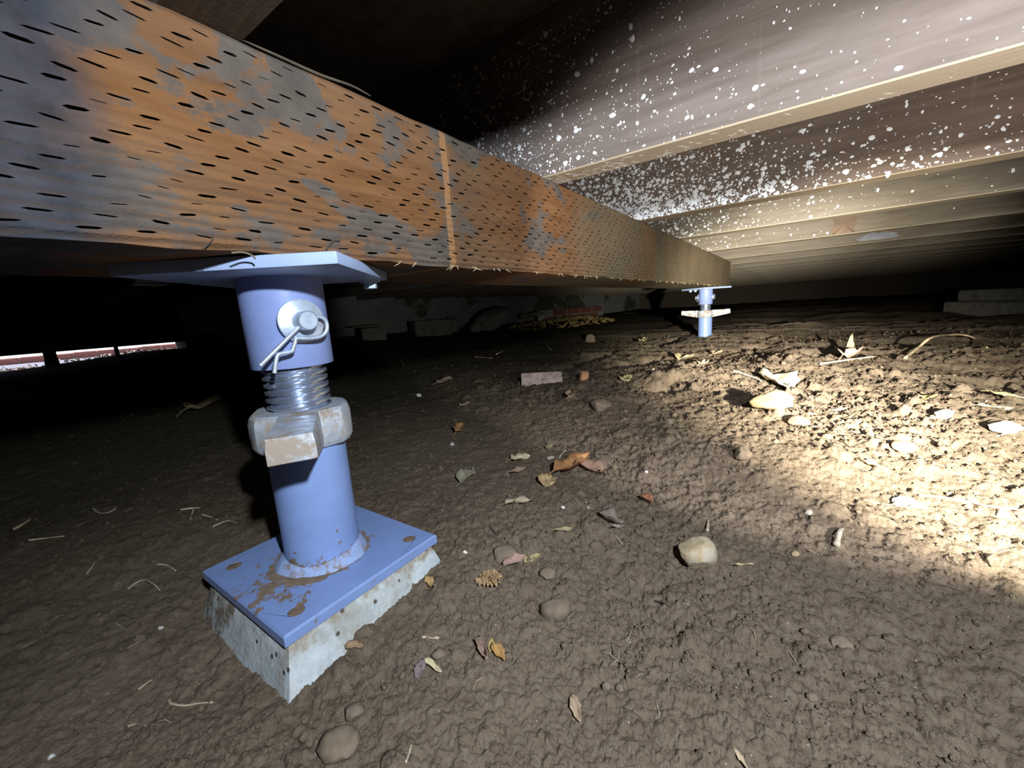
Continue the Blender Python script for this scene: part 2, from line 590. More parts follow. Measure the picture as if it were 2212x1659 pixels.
M['outpath'] = simple('pale_paving', (0.80, 0.76, 0.78), 0.9, var=0.1)
M['grey_strip'] = simple('grey_gravel', (0.30, 0.30, 0.36), 0.95, var=0.25, scale=40)
M['brick'] = simple('red_brick', (0.34, 0.13, 0.10), 0.92, var=0.25, scale=30, bump=0.5)
M['mortar'] = simple('pale_mortar', (0.34, 0.31, 0.28), 0.95, var=0.25, scale=60, bump=0.4)
M['darkwood'] = simple('dark_wood', (0.10, 0.080, 0.062), 0.9, var=0.35, scale=40)
M['rubble'] = simple('grey_rubble', (0.26, 0.245, 0.215), 0.95, var=0.3, scale=22, bump=0.6, bdist=0.004)
M['post'] = simple('weathered_post_shaded_jack', (0.10, 0.11, 0.12), 0.9, var=0.4, scale=20)


def mat_concrete(name, stains):
    mt, nt, b = new_mat(name)
    t = NT(nt)
    if stains == 'pier':
        X, Y, Z = t.sep()[:3]
        c = t.ramp(t.noise(45, 8, 0.7), [(0.3, (0.36, 0.41, 0.44)), (0.5, (0.52, 0.58, 0.62)), (0.7, (0.64, 0.69, 0.72))])
        c = t.mix(t.ramp(t.noise(17, 9, 0.70), [(0.47, 0.0), (0.66, 0.85)]), c, (0.33, 0.31, 0.25))
        c = t.mix(t.ramp(t.noise(34, 5, 0.6, vec=t.map((1, 1, 0.16))), [(0.57, 0), (0.72, 0.7)]), c, (0.25, 0.20, 0.145))
        top = t.math('ADD', t.noise(50, 8, 0.7), t.math('MULTIPLY', Z, 9.0))
        c = t.mix(t.ramp(top, [(0.43, 0), (0.56, 0.85)]), c, (0.30, 0.24, 0.17))
        soil_ = t.noise(70, 9, 0.75)
        c = t.mix(t.ramp(soil_, [(0.64, 0), (0.68, 0.85)]), c, (0.18, 0.14, 0.105))
        v = t.voro(110)
        pit = t.math('MULTIPLY', t.ramp(v.outputs['Distance'], [(0.15, 1), (0.24, 0)]),
                     t.ramp(t.sep(v.outputs['Color'])[1], [(0.68, 0), (0.70, 1)]))
        c = t.mix(pit, c, (0.11, 0.09, 0.075))
        low = t.math('ADD', t.noise(40, 8, 0.72), t.math('MULTIPLY', t.math('MULTIPLY_ADD', X, 1.0, t.math('MULTIPLY', Y, 0.8)), -1.9))
        c = t.mix(t.math('MULTIPLY', t.ramp(low, [(0.66, 0), (0.78, 0.92)]), 1.0), c, (0.16, 0.125, 0.09))
        h = t.math('SUBTRACT', t.noise(220, 4), pit)
    else:
        c = t.ramp(t.noise(9, 6, 0.6), [(0.3, (0.34, 0.36, 0.36)), (0.7, (0.50, 0.52, 0.51))])
        f = t.ramp(t.noise(0.75, 5, 0.55, vec=t.map((1, 1, 2.2), (0, 2.3, 0))), [(0.52, 0), (0.545, 1)])
        c = t.mix(f, c, (0.16, 0.16, 0.115))
        h = t.noise(60, 5)
    t.set(b.inputs['Base Color'], c)
    b.inputs['Roughness'].default_value = 0.93
    b.inputs['Specular IOR Level'].default_value = 0.2
    t.set(b.inputs['Normal'], t.bump(h, 0.4, 0.002))
    return mt


M['pier'] = mat_concrete('pier_concrete', 'pier')
M['wall'] = mat_concrete('stained_concrete', 'wall')

# ------------------------------------------------------------------ setting: soil
def build_floor():
    th0 = math.atan2(RC[2][1], RC[2][0])
    # dense where the lens looks, gradually coarser round to the back
    step = 2 * 0.98 / 820
    side = []
    a = 0.98
    while a < math.pi:
        side.append(a)
        a += step
        step = min(step * 1.022, 0.05)
    dth = np.concatenate([-np.array(side)[::-1], np.linspace(-0.98, 0.98, 820)[1:-1], np.array(side)])
    th = dth + th0
    r = np.concatenate([np.linspace(0.004, 0.17, 46), np.exp(np.linspace(math.log(0.17), math.log(3.2), 620))[1:],
                        np.exp(np.linspace(math.log(3.2), math.log(14.0), 70))[1:]])
    T, Rr = np.meshgrid(th, r)
    X = Rr * np.cos(T); Y = Rr * np.sin(T)
    Z = np.zeros_like(X)
    spacing = np.gradient(th)[None, :] * Rr
    wf = np.clip(1.6 - spacing / 0.006, 0, 1)
    for i in range(0, X.shape[0], 60):
        a, b = X[i:i + 60], Y[i:i + 60]
        Z[i:i + 60] = ground_z(a, b) * wf[i:i + 60] + ground_z(a, b, False) * (1 - wf[i:i + 60])
    nr, na = X.shape
    vs = np.stack([X, Y, Z], -1).reshape(-1, 3)
    i = np.arange(nr - 1)[:, None]; j = np.arange(na)[None, :]
    j2 = (j + 1) % na
    q = np.stack([i * na + j, (i + 1) * na + j, (i + 1) * na + j2, i * na + j2], -1).reshape(-1, 4)
    me = bpy.data.meshes.new('floor')
    hub = np.arange(na - 1, -1, -1)
    me.vertices.add(len(vs)); me.vertices.foreach_set('co', vs.astype(np.float32).ravel())
    me.loops.add(q.size + na); me.loops.foreach_set('vertex_index', np.concatenate([q.ravel(), hub[::-1]]).astype(np.int32))
    me.polygons.add(len(q) + 1)
    me.polygons.foreach_set('loop_start', np.concatenate([np.arange(0, q.size, 4), [q.size]]).astype(np.int32))
    me.update(calc_edges=True)
    me.shade_smooth()
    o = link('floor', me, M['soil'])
    tag(o, kind='structure')
    return o


floor = build_floor()

# ------------------------------------------------------------------ setting: subfloor, walls, what shows outside through the gap
ZT, ZB = 0.1706, 0.0465
XF, XW = -0.2825, 0.172
JH = 0.190


def struct_box(name, lo, hi, mat, parent=None):
    bm = bmesh.new()
    add_box(bm, lo, hi)
    o = from_bm(name, bm, mat, parent)
    if parent is None:
        tag(o, kind='structure')
    return o


struct_box('ceiling', (-3.5, -3.2, ZT + JH), (4.2, 10.4, ZT + JH + 0.03), M['darkwood'])
struct_box('wall_left', (-3.4, 0.93, -0.5), (-3.2, 10.2, ZT + JH), M['wall'])
struct_box('wall_front', (-3.4, -3.2, -0.5), (4.2, -3.0, ZT + JH), M['darkwood'])
struct_box('wall_right', (4.0, -3.0, -0.5), (4.2, 10.2, ZT + JH), M['darkwood'])
# the timber sill over the daylight gap
struct_box('trim_1', (-3.4, -3.0, -0.063), (-3.2, 0.93, ZT + JH), M['darkwood'])
struct_box('trim_2', (-3.4, -3.0, -0.5), (-3.2, -0.6, -0.063), M['darkwood'])
# end wall with one small vent slot that lets daylight in
bm = bmesh.new()
add_box(bm, (-3.4, 10.2, -0.5), (0.43, 10.4, ZT + JH))
add_box(bm, (0.61, 10.2, -0.5), (4.2, 10.4, ZT + JH))
add_box(bm, (0.43, 10.2, -0.5), (0.61, 10.4, 0.196))
add_box(bm, (0.43, 10.2, 0.214), (0.61, 10.4, ZT + JH))
tag(from_bm('wall_back', bm, M['darkwood']), kind='structure')
struct_box('trim_3', (0.0, 11.0, -0.5), (1.2, 11.1, 0.5), M['outpath'])

# outside, seen through the gap: paved edge with a row of bricks
path = empty('garden_edging', (-6.0, 1.2, -0.27), 'sunlit row of red bricks edging pale paving seen through the gap at left', 'edging')
for k in range(34):
    bm = bmesh.new()
    add_box(bm, (-0.11, -0.084, 0.0), (0.0, 0.084, 0.128 + rnd.uniform(-.004, .004)), bevel=0.006)
    o = from_bm('brick', bm, M['brick'], path)
    o.location = (0.0, -2.6 + k * 0.176, 0.0)
bm = bmesh.new()
add_box(bm, (-0.095, -2.75, 0.0), (-0.008, 3.3, 0.116))
from_bm('mortar', bm, M['mortar'], path)
struct_box('trim_4', (-9.5, -3.0, -0.30), (-6.11, 6.0, -0.146), M['outpath'])
struct_box('trim_5', (-5.99, -3.0, -0.40), (-3.9, 6.0, -0.202), M['grey_strip'])
struct_box('trim_6', (-9.8, -6.0, -0.30), (-9.5, 9.0, 1.2), simple('pale_garden_wall', (0.74, 0.70, 0.84), 0.9, var=0.2, scale=8))

# ------------------------------------------------------------------ girder with incised face
def build_beam():
    Y0, Y1 = -0.75, 2.385
    root = empty('timber_girder', (XF - XW / 2, (Y0 + Y1) / 2, ZB), 'orange brown incised timber girder carried across the frame on two blue jacks', 'beam')
    vs, fs, mi = [], [], []

    def add(p):
        vs.append(p)
        return len(vs) - 1

    R = random.Random(5)
    nrow = 20
    z0, z1 = ZB + 0.0035, ZT - 0.003
    rh = (z1 - z0) / nrow
    per = 0.0232
    jit = [R.uniform(-0.0006, 0.0006) for _ in range(nrow + 1)]
    for r in range(nrow):
        za, zb = z0 + r * rh, z0 + (r + 1) * rh
        off = (r * 0.36 % 1.0) * per + 0.002
        ys = [Y0, Y0 + off]
        while ys[-1] + per < Y1 - 0.002:
            ys.append(ys[-1] + per)
        ys.append(Y1)
        for c in range(len(ys) - 1):
            ya, yb = ys[c], ys[c + 1]
            BL = add((XF, ya, za)); BR = add((XF, yb, za)); TR = add((XF, yb, zb)); TL = add((XF, ya, zb))
            faint = R.random()
            if yb - ya < per * 0.95 or faint < 0.06:
                fs.append((BL, BR, TR, TL)); mi.append(0)
                continue
            L = R.uniform(0.0080, 0.0115) * (0.75 if faint < 0.25 else 1)
            hh = R.uniform(0.00040, 0.00085) * (0.5 if faint < 0.3 else 1)
            mc = (ya + yb) / 2 + R.uniform(-0.003, 0.003)
            zc = (za + zb) / 2 + R.uniform(-0.0008, 0.0008)
            tl_ = R.uniform(-0.0006, 0.0006)
            pts = [(mc - L / 2, zc - tl_), (mc - L * 0.3, zc + hh - tl_ * .5), (mc + L * 0.28, zc + hh * R.uniform(.7, 1.2) + tl_ * .5),
                   (mc + L / 2, zc + tl_), (mc + L * 0.3, zc - hh + tl_ * .5), (mc - L * 0.26, zc - hh * R.uniform(.7, 1.2) - tl_ * .5)]
            h = [add((XF, y, z)) for y, z in pts]
            d = [add((XF - 0.010, y * 0.9 + mc * 0.1, z * 0.75 + zc * 0.25)) for y, z in pts]
            l, tl, tr, rr, br, bl = h
            fs += [(TL, tl, tr, TR), (BL, BR, br, bl), (TL, BL, bl, l, tl), (TR, tr, rr, br, BR)]
            mi += [0, 0, 0, 0]
            for k in range(6):
                k2 = (k + 1) % 6
                fs.append((h[k], d[k], d[k2], h[k2])); mi.append(1)
            fs.append(tuple(d[::-1])); mi.append(1)
    # edges of the face, worn slightly round, and the rest of the timber
    n = 150
    ys = [Y0 + (Y1 - Y0) * i / n for i in range(n + 1)]
    R2 = random.Random(9)
    lowz = [ZB + R2.uniform(-0.0012, 0.0010) for _ in ys]
    a = [add((XF, y, z0)) for y in ys]
    b = [add((XF - 0.0012 - R2.uniform(0, .0015), y, lz)) for y, lz in zip(ys, lowz)]
    c = [add((XF - XW, y, ZB)) for y in ys]
    d = [add((XF - XW, y, ZT)) for y in ys]
    e = [add((XF - 0.002, y, ZT - R2.uniform(0, .0012))) for y in ys]
    f = [add((XF, y, z1)) for y in ys]
    for p, q in ((b, a), (c, b), (d, c), (e, d), (f, e)):
        for i in range(n):
            fs.append((p[i], p[i + 1], q[i + 1], q[i])); mi.append(0)
    for i in (0, n):
        fs.append((a[i], b[i], c[i], d[i], e[i], f[i])); mi.append(0)
    off = Vector(root.location)
    me = bpy.data.meshes.new('timber')
    me.from_pydata(vs, [], fs)
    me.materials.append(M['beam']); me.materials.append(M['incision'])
    me.polygons.foreach_set('material_index', mi)
    me.update()
    o = link('timber', me, None, root)
    o.matrix_parent_inverse = Matrix.Translation(-off)
    # torn fibres along the lower arris and one loose strip on the upper arris
    bm = bmesh.new()
    for k in range(70):
        y = R2.uniform(0.2, 2.3)
        l = R2.uniform(0.004, 0.016)
        dy = R2.uniform(-l, l)
        add_tube(bm, [(XF - 0.001, y, ZB + 0.001), (XF + 0.0005, y + dy * 0.5, ZB - 0.0015), (XF - R2.uniform(-.002, .003), y + dy, ZB - R2.uniform(0.001, 0.005))],
                 [0.0006, 0.0005, 0.0002], 4)
    o2 = from_bm('splinter_fringe', bm, simple('pale_splinter', (0.46, 0.38, 0.24), 0.9), root)
    o2['kind'] = 'stuff'
    o2.matrix_parent_inverse = Matrix.Translation(-off)
    bm = bmesh.new()
    pts = smooth_path([(XF - 0.001, 0.135, ZT + 0.0005), (XF + 0.0005, 0.16, ZT - 0.0002), (XF + 0.0002, 0.19, ZT + 0.0001), (XF + 0.001, 0.215, ZT + 0.002), (XF + 0.0005, 0.232, ZT + 0.0012)], 5)
    add_tube(bm, pts, [0.0003 + 0.0006 * math.sin(math.pi * i / (len(pts) - 1)) for i in range(len(pts))], 5)
    def on_face(px, py, out=0.0012):
        v = RC.T @ np.array([px - W / 2, py - H / 2, FPX])
        q = v * ((XF + out) / v[0])
        return tuple(q)
    for pl, rd, col in (([(460, 506), (458, 518), (448, 530), (432, 540)], 0.0003, (0.05, 0.045, 0.04)),
                        ([(500, 546), (525, 545), (545, 552), (552, 560)], 0.0006, (0.20, 0.16, 0.11)),
                        ([(735, 520), (722, 520), (712, 530), (704, 540)], 0.0005, (0.05, 0.04, 0.03))):
        b2 = bmesh.new()
        add_tube(b2, smooth_path([on_face(*q) for q in pl], 4), rd, 5)
        o4 = from_bm('root_hair', b2, simple('root_hair', col, 0.95), root)
        o4.matrix_parent_inverse = Matrix.Translation(-off)
    o3 = from_bm('torn_strip', bm, simple('torn_wood', (0.10, 0.08, 0.055), 0.9), root)
    o3.matrix_parent_inverse = Matrix.Translation(-off)
    return root


build_beam()

# ------------------------------------------------------------------ floor joists
JY = [(0.099, 'n'), (0.506, 'n'), (0.910, 'n'), (1.283, 'n'), (1.745, 'n'), (2.21, 'n'), (2.64, 'n'), (3.07, 'n'), (3.50, 'n'), (3.93, 'n'),
      (4.36, 'n'), (4.79, 'n'), (5.22, 'n'), (5.65, 'n'), (6.08, 'n'), (6.6, 'n'), (7.1, 'n'), (7.6, 'n'), (8.1, 'n'), (8.7, 'n'), (9.3, 'n')]
JT = 0.0435
JLAB = {0: 'nearest floor joist, its ribbed brown underside just above the girder at upper left',
        1: 'broad joist sprinkled with white paint, half in shadow, topmost of the row',
        2: 'joist most thickly covered in white paint specks, second of the lit row',
        3: 'joist with fine white paint specks by the girder, third of the lit row',
        4: 'fourth joist of the lit row, few paint specks and a rusty patch',
        5: 'joist with a torn bluish grey patch on its face, fifth of the lit row',
        6: 'plain dim joist first beyond the grey patched one',
        7: 'plain dim joist second beyond the grey patched one',
        8: 'plain dim joist third beyond the grey patched one',
        9: 'plain dim joist fourth beyond the grey patched one'}
MJ = [mat_joist('joist_wood_%d' % i, f, d, i * 3.1) for i, (f, d) in enumerate((
    ((0.200, 0.165, 0.150), (0.120, 0.095, 0.082)), ((0.185, 0.130, 0.098), (0.095, 0.063, 0.045)), ((0.190, 0.165, 0.130), (0.11, 0.09, 0.07))))]
MJ.append(mat_joist('joist_wood_near', (0.085, 0.054, 0.026), (0.014, 0.010, 0.006), 7.7, 0.0, 240))
joists = {}
for i, (y, k) in enumerate(JY):
    bm = bmesh.new()
    add_box(bm, (-3.19, 0, 0), (3.95, JT, JH), bevel=0.0015)
    mat = MJ[0] if i == 1 else MJ[3] if i == 0 else MJ[1] if i == 2 else MJ[2]
    o = from_bm('floor_joist', bm, mat)
    o.location = (0, y, ZT)
    if i in JLAB:
        lab = JLAB[i]
    else:
        lab = 'far plain joist crowded into the dark strip under the house at right'
    tag(o, lab, 'joist', 'floor joists')
    joists[i] = o


def spatter(i, count, dens, rmed, rmax, seed, xlo, xhi, zlo=0.0, zhi=0.13):
    """flecks of white paint, thin proud blobs on the near face of one joist"""
    R = random.Random(seed)
    vs, fs = [], []
    made = 0; tries = 0
    while made < count and tries < count * 60:
        tries += 1
        x = R.uniform(xlo, xhi); z = R.uniform(zlo, zhi)
        if R.random() > dens(x, z):
            continue
        rad = min(rmax, rmed * math.exp(R.gauss(0, 0.62)))
        n = 6 if rad < 0.0016 else 9
        el = R.uniform(0.75, 1.25)
        st = len(vs)
        a0 = R.random() * 6
        blob = 1 if rad < 0.003 else R.choice((1, 1, 2))
        for kk in range(n):
            a = a0 + 2 * math.pi * kk / n
            rr = rad * R.uniform(0.72, 1.18)
            vs.append((x + rr * math.cos(a) * el, -0.0004, z + rr * math.sin(a) / el))
        vs.append((x, -0.0009, z))
        for kk in range(n):
            fs.append((st + kk, st + (kk + 1) % n, st + n))
        made += 1
    o = from_data('paint_spatter', vs, fs, M['paintdot'], joists[i])
    o['kind'] = 'stuff'
    o['label'] = 'white paint specks'


spatter(1, 2600, lambda x, z: math.exp(-max(0, x + 0.34) / 0.125) * (0.35 + 0.65 * math.exp(-z / 0.06)) + 0.02, 0.00062, 0.0036, 1, -0.46, 0.35, 0.001, 0.17)
spatter(2, 5200, lambda x, z: math.exp(-max(0, x + 0.30) / 0.17) * (0.16 + 0.84 * math.exp(-(z - 0.02) / 0.032)) + 0.006, 0.00105, 0.0046, 2, -0.46, 0.40, 0.001, 0.12)
spatter(3, 1000, lambda x, z: math.exp(-max(0, x + 0.33) / 0.15) * (0.7 + 0.3 * math.exp(-z / 0.03)) + 0.006, 0.0010, 0.0036, 3, -0.44, 0.45, 0.001, 0.07)
spatter(4, 90, lambda x, z: math.exp(-max(0, x + 0.30) / 0.16) + 0.01, 0.0014, 0.0035, 4, -0.40, 0.5, 0.001, 0.05)


def streaks(i, count, seed):
    R = random.Random(seed)
    vs, fs = [], []
    for k in range(count):
        x = -0.30 + R.expovariate(1 / 0.10); y = R.uniform(0.003, JT - 0.006)
        if x > 0.25: continue
        L = R.uniform(0.003, 0.013); w = R.uniform(0.00025, 0.0008)
        a = R.uniform(0.55, 0.95)
        dx, dy = math.cos(a) * L, math.sin(a) * L
        if y + dy > JT - 0.002: dx *= 0.4; dy *= 0.4
        nx, ny = -math.sin(a) * w, math.cos(a) * w
        s = len(vs)
        vs += [(x, y, -0.0004), (x + dx * .5 + nx, y + dy * .5 + ny, -0.0006), (x + dx, y + dy, -0.0004), (x + dx * .5 - nx, y + dy * .5 - ny, -0.0006)]
        fs.append((s, s + 1, s + 2, s + 3))
    o = from_data('paint_streaks', vs, fs, M['paintdot'], joists[i])
    o['kind'] = 'stuff'


streaks(1, 120, 6)
# torn grey patch on one joist, rusty patch on the one before
R = random.Random(3)
n = 26
pv = [(0.0, -0.0008, 0.0)] + [(0.058 * math.cos(2 * math.pi * k / n) * R.uniform(0.68, 1.15) * (1.2 if math.cos(2 * math.pi * k / n) < 0 else 1), -0.0005,
                               max(-0.011, 0.017 * math.sin(2 * math.pi * k / n) * R.uniform(0.6, 1.25))) for k in range(n)]
o = from_data('grey_patch', pv, [(0, 1 + k, 1 + (k + 1) % n) for k in range(n)], simple('grey_felt', (0.25, 0.27, 0.32), 0.95, scale=25), joists[5])
o.location = (0.262, 0, 0.021)
o['label'] = 'torn bluish grey patch'
pv = [(0, -0.0007, 0)] + [(max(-0.030, min(0.030, 0.05 * math.cos(2 * math.pi * k / n))) * R.uniform(0.8, 1.1), -0.0005, max(-0.027, min(0.034, 0.05 * math.sin(2 * math.pi * k / n)))) for k in range(n)]
o = from_data('rust_stain', pv, [(0, 1 + k, 1 + (k + 1) % n) for k in range(n)], simple('rusty_stain', (0.165, 0.117, 0.083), 0.95, scale=25), joists[4])
o.location = (0.115, 0, 0.030)
o['label'] = 'rusty brown patch'

# ------------------------------------------------------------------ screw jacks
def thread_mesh(name, r_out, r_in, pitch, z0, z1, mat, parent):
    nth = 48; npp = 12
    nz = int((z1 - z0) / pitch * npp)
    vs, fs = [], []
    for k in range(nz + 1):
        z = z0 + (z1 - z0) * k / nz
        for i in range(nth):
            ph = (z / pitch - i / nth) % 1.0
            t = abs(ph - 0.5) * 2          # 0 at the crest
            f = 1.0 if t < 0.42 else 0.0 if t > 0.72 else (0.72 - t) / 0.30
            r = r_in + (r_out - r_in) * f
            a = 2 * math.pi * i / nth
            vs.append((r * math.cos(a), r * math.sin(a), z))
    for k in range(nz):
        for i in range(nth):
            j = (i + 1) % nth
            fs.append((k * nth + i, k * nth + j, (k + 1) * nth + j, (k + 1) * nth + i))
    o = from_data(name, vs, fs, mat, parent, smooth=True)
    o.data.set_sharp_from_angle(angle=math.radians(35))
    return o


def lug_nut(parent, z_top, z_bot, az, long_arms):
    bm = bmesh.new()
    if long_arms:
        add_lathe(bm, [(0.0325, z_bot - 0.004), (0.0375, z_bot + 0.003), (0.0385, z_bot + 0.008), (0.0385, z_top - 0.003), (0.0355, z_top)], 36)
        M4 = Matrix.Rotation(az, 4, 'Z')
        zc = (z_top + z_bot) / 2
        add_box(bm, (-0.117, -0.0125, zc - 0.0115), (-0.032, 0.0125, zc + 0.0115), M4, bevel=0.002)
        add_box(bm, (0.032, -0.0125, zc - 0.0115), (0.117, 0.0125, zc + 0.0115), M4, bevel=0.002)
    else:
        # plan of the casting: u along the front lug, v across
        half = [(0.111, 0.0143), (0.0350, 0.0155), (0.0315, 0.0225), (0.0270, 0.0325), (0.0165, 0.0385), (0.000, 0.0395),
                (-0.0165, 0.0385), (-0.0270, 0.0325), (-0.0315, 0.0225), (-0.0350, 0.0155), (-0.111, 0.0143)]
        plan = half + [(u, -v) for u, v in half[::-1]]
        M4 = Matrix.Rotation(az, 4, 'Z')

        def ring(sc, z, drop=0.0):
            out = []
            for u, v in plan:
                zz = z
                if abs(u) > 0.05:
                    zz = max(z, z_bot + 0.0145 if sc < 0.99 else z_bot + 0.0155) + 0.002
                    if z > z_bot + 0.015: zz = z + 0.002
                    out.append(bm.verts.new(M4 @ Vector((u * (0.985 if sc < 0.99 else 1.0), v * (0.94 if sc < 0.99 else 1.0), zz))))
                    continue
                out.append(bm.verts.new(M4 @ Vector((u * sc, v * sc, zz))))
            return out
        rs = [ring(0.80, z_bot - 0.001), ring(0.93, z_bot + 0.001), ring(1.0, z_bot + 0.006), ring(1.0, z_top - 0.007, 0.003), ring(0.965, z_top - 0.0022, 0.003), ring(0.90, z_top, 0.003)]
        N = len(plan)
        for a, b in zip(rs[:-1], rs[1:]):
            for i in range(N):
                j = (i + 1) % N
                bm.faces.new((a[i], a[j], b[j], b[i]))
        bm.faces.new(rs[0][::-1]); bm.faces.new(rs[-1])
        bmesh.ops.triangulate(bm, faces=[f for f in bm.faces if len(f.verts) > 4])
    o = from_bm('lug_nut', bm, M['cast'], parent, smooth=True, angle=32)
    return o


def pin_set(parent, az, z, rt, clip, both=True):
    """clevis pin through the sleeve with washer and hairpin clip; local u = across, n = outwards"""
    T = Matrix.Translation((0, 0, z)) @ Matrix.Rotation(az, 4, 'Z') @ Matrix.Rotation(math.pi / 2, 4, 'Y')
    bm = bmesh.new()
    add_lathe(bm, [(0.0066, -rt - 0.010), (0.0074, -rt - 0.009), (0.0074, rt + 0.0165), (0.0066, rt + 0.0178)], 28, T)
    pin = from_bm('clevis_pin', bm, M['zinc'], parent, smooth=True, angle=40)
    bm = bmesh.new()
    add_lathe(bm, [(0.0162, rt + 0.0005), (0.0172, rt + 0.0012), (0.0172, rt + 0.0030), (0.0162, rt + 0.0036)], 36, T)
    from_bm('washer', bm, M['zinc'], pin, smooth=True, angle=40)
    if both:
        bm = bmesh.new()
        add_lathe(bm, [(0.0125, -rt - 0.010), (0.0125, -rt - 0.002)], 6, T)
        from_bm('pin_head', bm, M['zinc'], pin, smooth=True, angle=40)
    c, s = math.cos(az), math.sin(az)
    off = rt + 0.0105
    pts = [(u, w) for u, w in clip]
    loop = smooth_path([(c * off - s * u, s * off + c * u, z + w) for u, w in pts], 4)
    bm = bmesh.new()
    add_tube(bm, loop, 0.0016, 8)
    from_bm('hairpin_clip', bm, M['zinc'], parent, smooth=True, angle=50)


CLIP = [(-0.0355, -0.0300), (-0.0200, -0.0168), (-0.0050, -0.0042), (0.0023, -0.0005), (0.0098, 0.0026), (0.0144, 0.0007), (0.0160, -0.0038), (0.0146, -0.0093), (0.0097, -0.0130), (0.0011, -0.0136),
        (-0.0080, -0.0127), (-0.0093, -0.0147), (-0.0116, -0.0198), (-0.0134, -0.0223), (-0.0208, -0.0229), (-0.0231, -0.0242), (-0.0249, -0.0282), (-0.0272, -0.0367)]


def lag_bolt(parent, x, y, z, M4):
    bm = bmesh.new()
    add_lathe(bm, [(0.0095, z - 0.0022), (0.0095, z)], 24, M4 @ Matrix.Translation((x, y, 0)))
    w = from_bm('washer', bm, M['zinc'], parent, smooth=True, angle=40)
    bm = bmesh.new()
    add_lathe(bm, [(0.0058, z - 0.0085), (0.0065, z - 0.0078), (0.0065, z - 0.0022)], 6, M4 @ Matrix.Translation((x, y, 0)))
    from_bm('bolt_head', bm, M['zinc'], w)


RT = 0.0318


def jack(loc, z_base, z_pipe_top, z_nut, z_sleeve_bot, z_plate_bot, label, plate_rot, plate_half, nut_az, long_arms, pin_az, z_pin, base=True, bolts=(), group='blue screw jacks', buried=0.0):
    """all heights given in world z"""
    root = empty('screw_jack', (loc[0], loc[1], z_base), label, 'jack', group)
    d = lambda z: z - z_base
    if base:
        h = 0.0735
        bm = bmesh.new()
        # plate with four real bolt holes: grid of the square with holes
        add_plate(bm, h, [(s * 0.055, t * 0.055) for s in (-1, 1) for t in (-1, 1)], 0.0062, d(z_base) - 0.0085, d(z_base))
        from_bm('base_plate', bm, M['plate_paint'], root, smooth=True, angle=35)
        for s in (-1, 1):
            for t in (-1, 1):
                bm = bmesh.new()
                add_lathe(bm, [(0.0061, -0.0080), (0.0061, -0.0006), (0.0030, -0.0003)], 20, Matrix.Translation((s * 0.055, t * 0.055, 0)))
                o = from_bm('dirt_plug', bm, M['dirt'], root)
        bm = bmesh.new()
        rr = random.Random(8)
        # weld fillet round the pipe
        rings = []
        nn = 60
        for k in range(nn):
            a = 2 * math.pi * k / nn
            w = 0.0075 + 0.0018 * math.sin(3 * a + 1) + rr.uniform(-.0008, .0008)
            hh = 0.0085 + 0.002 * math.sin(2 * a) + rr.uniform(-.0006, .0006)
            rings.append([bm.verts.new((r * math.cos(a), r * math.sin(a), zz)) for r, zz in ((RT - 0.001, hh), (RT + w * 0.35, hh * 0.72), (RT + w * 0.8, hh * 0.25), (RT + w, 0.0003))])
        for k in range(nn):
            A, B = rings[k], rings[(k + 1) % nn]
            for q in range(3):
                bm.faces.new((A[q], A[q + 1], B[q + 1], B[q]))
        from_bm('weld_bead', bm, M['weld'], root, smooth=True)
    bm = bmesh.new()
    add_lathe(bm, [(RT, 0.0 - buried), (RT, d(z_pipe_top) - 0.001), (RT - 0.001, d(z_pipe_top)), (RT - 0.006, d(z_pipe_top))], 56)
    from_bm('lower_pipe', bm, M['pipe_paint'], root, smooth=True, angle=40)
    lug_nut(root, d(z_nut[0]), d(z_nut[1]), nut_az, long_arms)
    thread_mesh('threaded_rod', 0.0252, 0.0222, 0.0062, d(z_nut[0]) - 0.004, d(z_sleeve_bot) + 0.012, M['thread'], root)
    bm = bmesh.new()
    zb, zt_ = d(z_sleeve_bot), d(z_plate_bot)
    add_lathe(bm, [(0.0262, zb + 0.02), (0.0262, zb), (RT - 0.0006, zb), (RT, zb + 0.0008), (RT, zt_)], 56, cap=False)
    from_bm('upper_sleeve', bm, M['tube_paint'], root, smooth=True, angle=40)
    bm = bmesh.new()
    M4 = Matrix.Rotation(plate_rot, 4, 'Z')
    add_box(bm, (-plate_half, -plate_half, zt_), (plate_half, plate_half, zt_ + 0.0085), M4, bevel=0.0012, seg=2)
    hp = from_bm('head_plate', bm, M['head_paint'], root, smooth=True, angle=35)
    for x, y in bolts:
        lag_bolt(root, x, y, zt_, M4)
    pin_set(root, pin_az, d(z_pin), RT, CLIP)
    return root


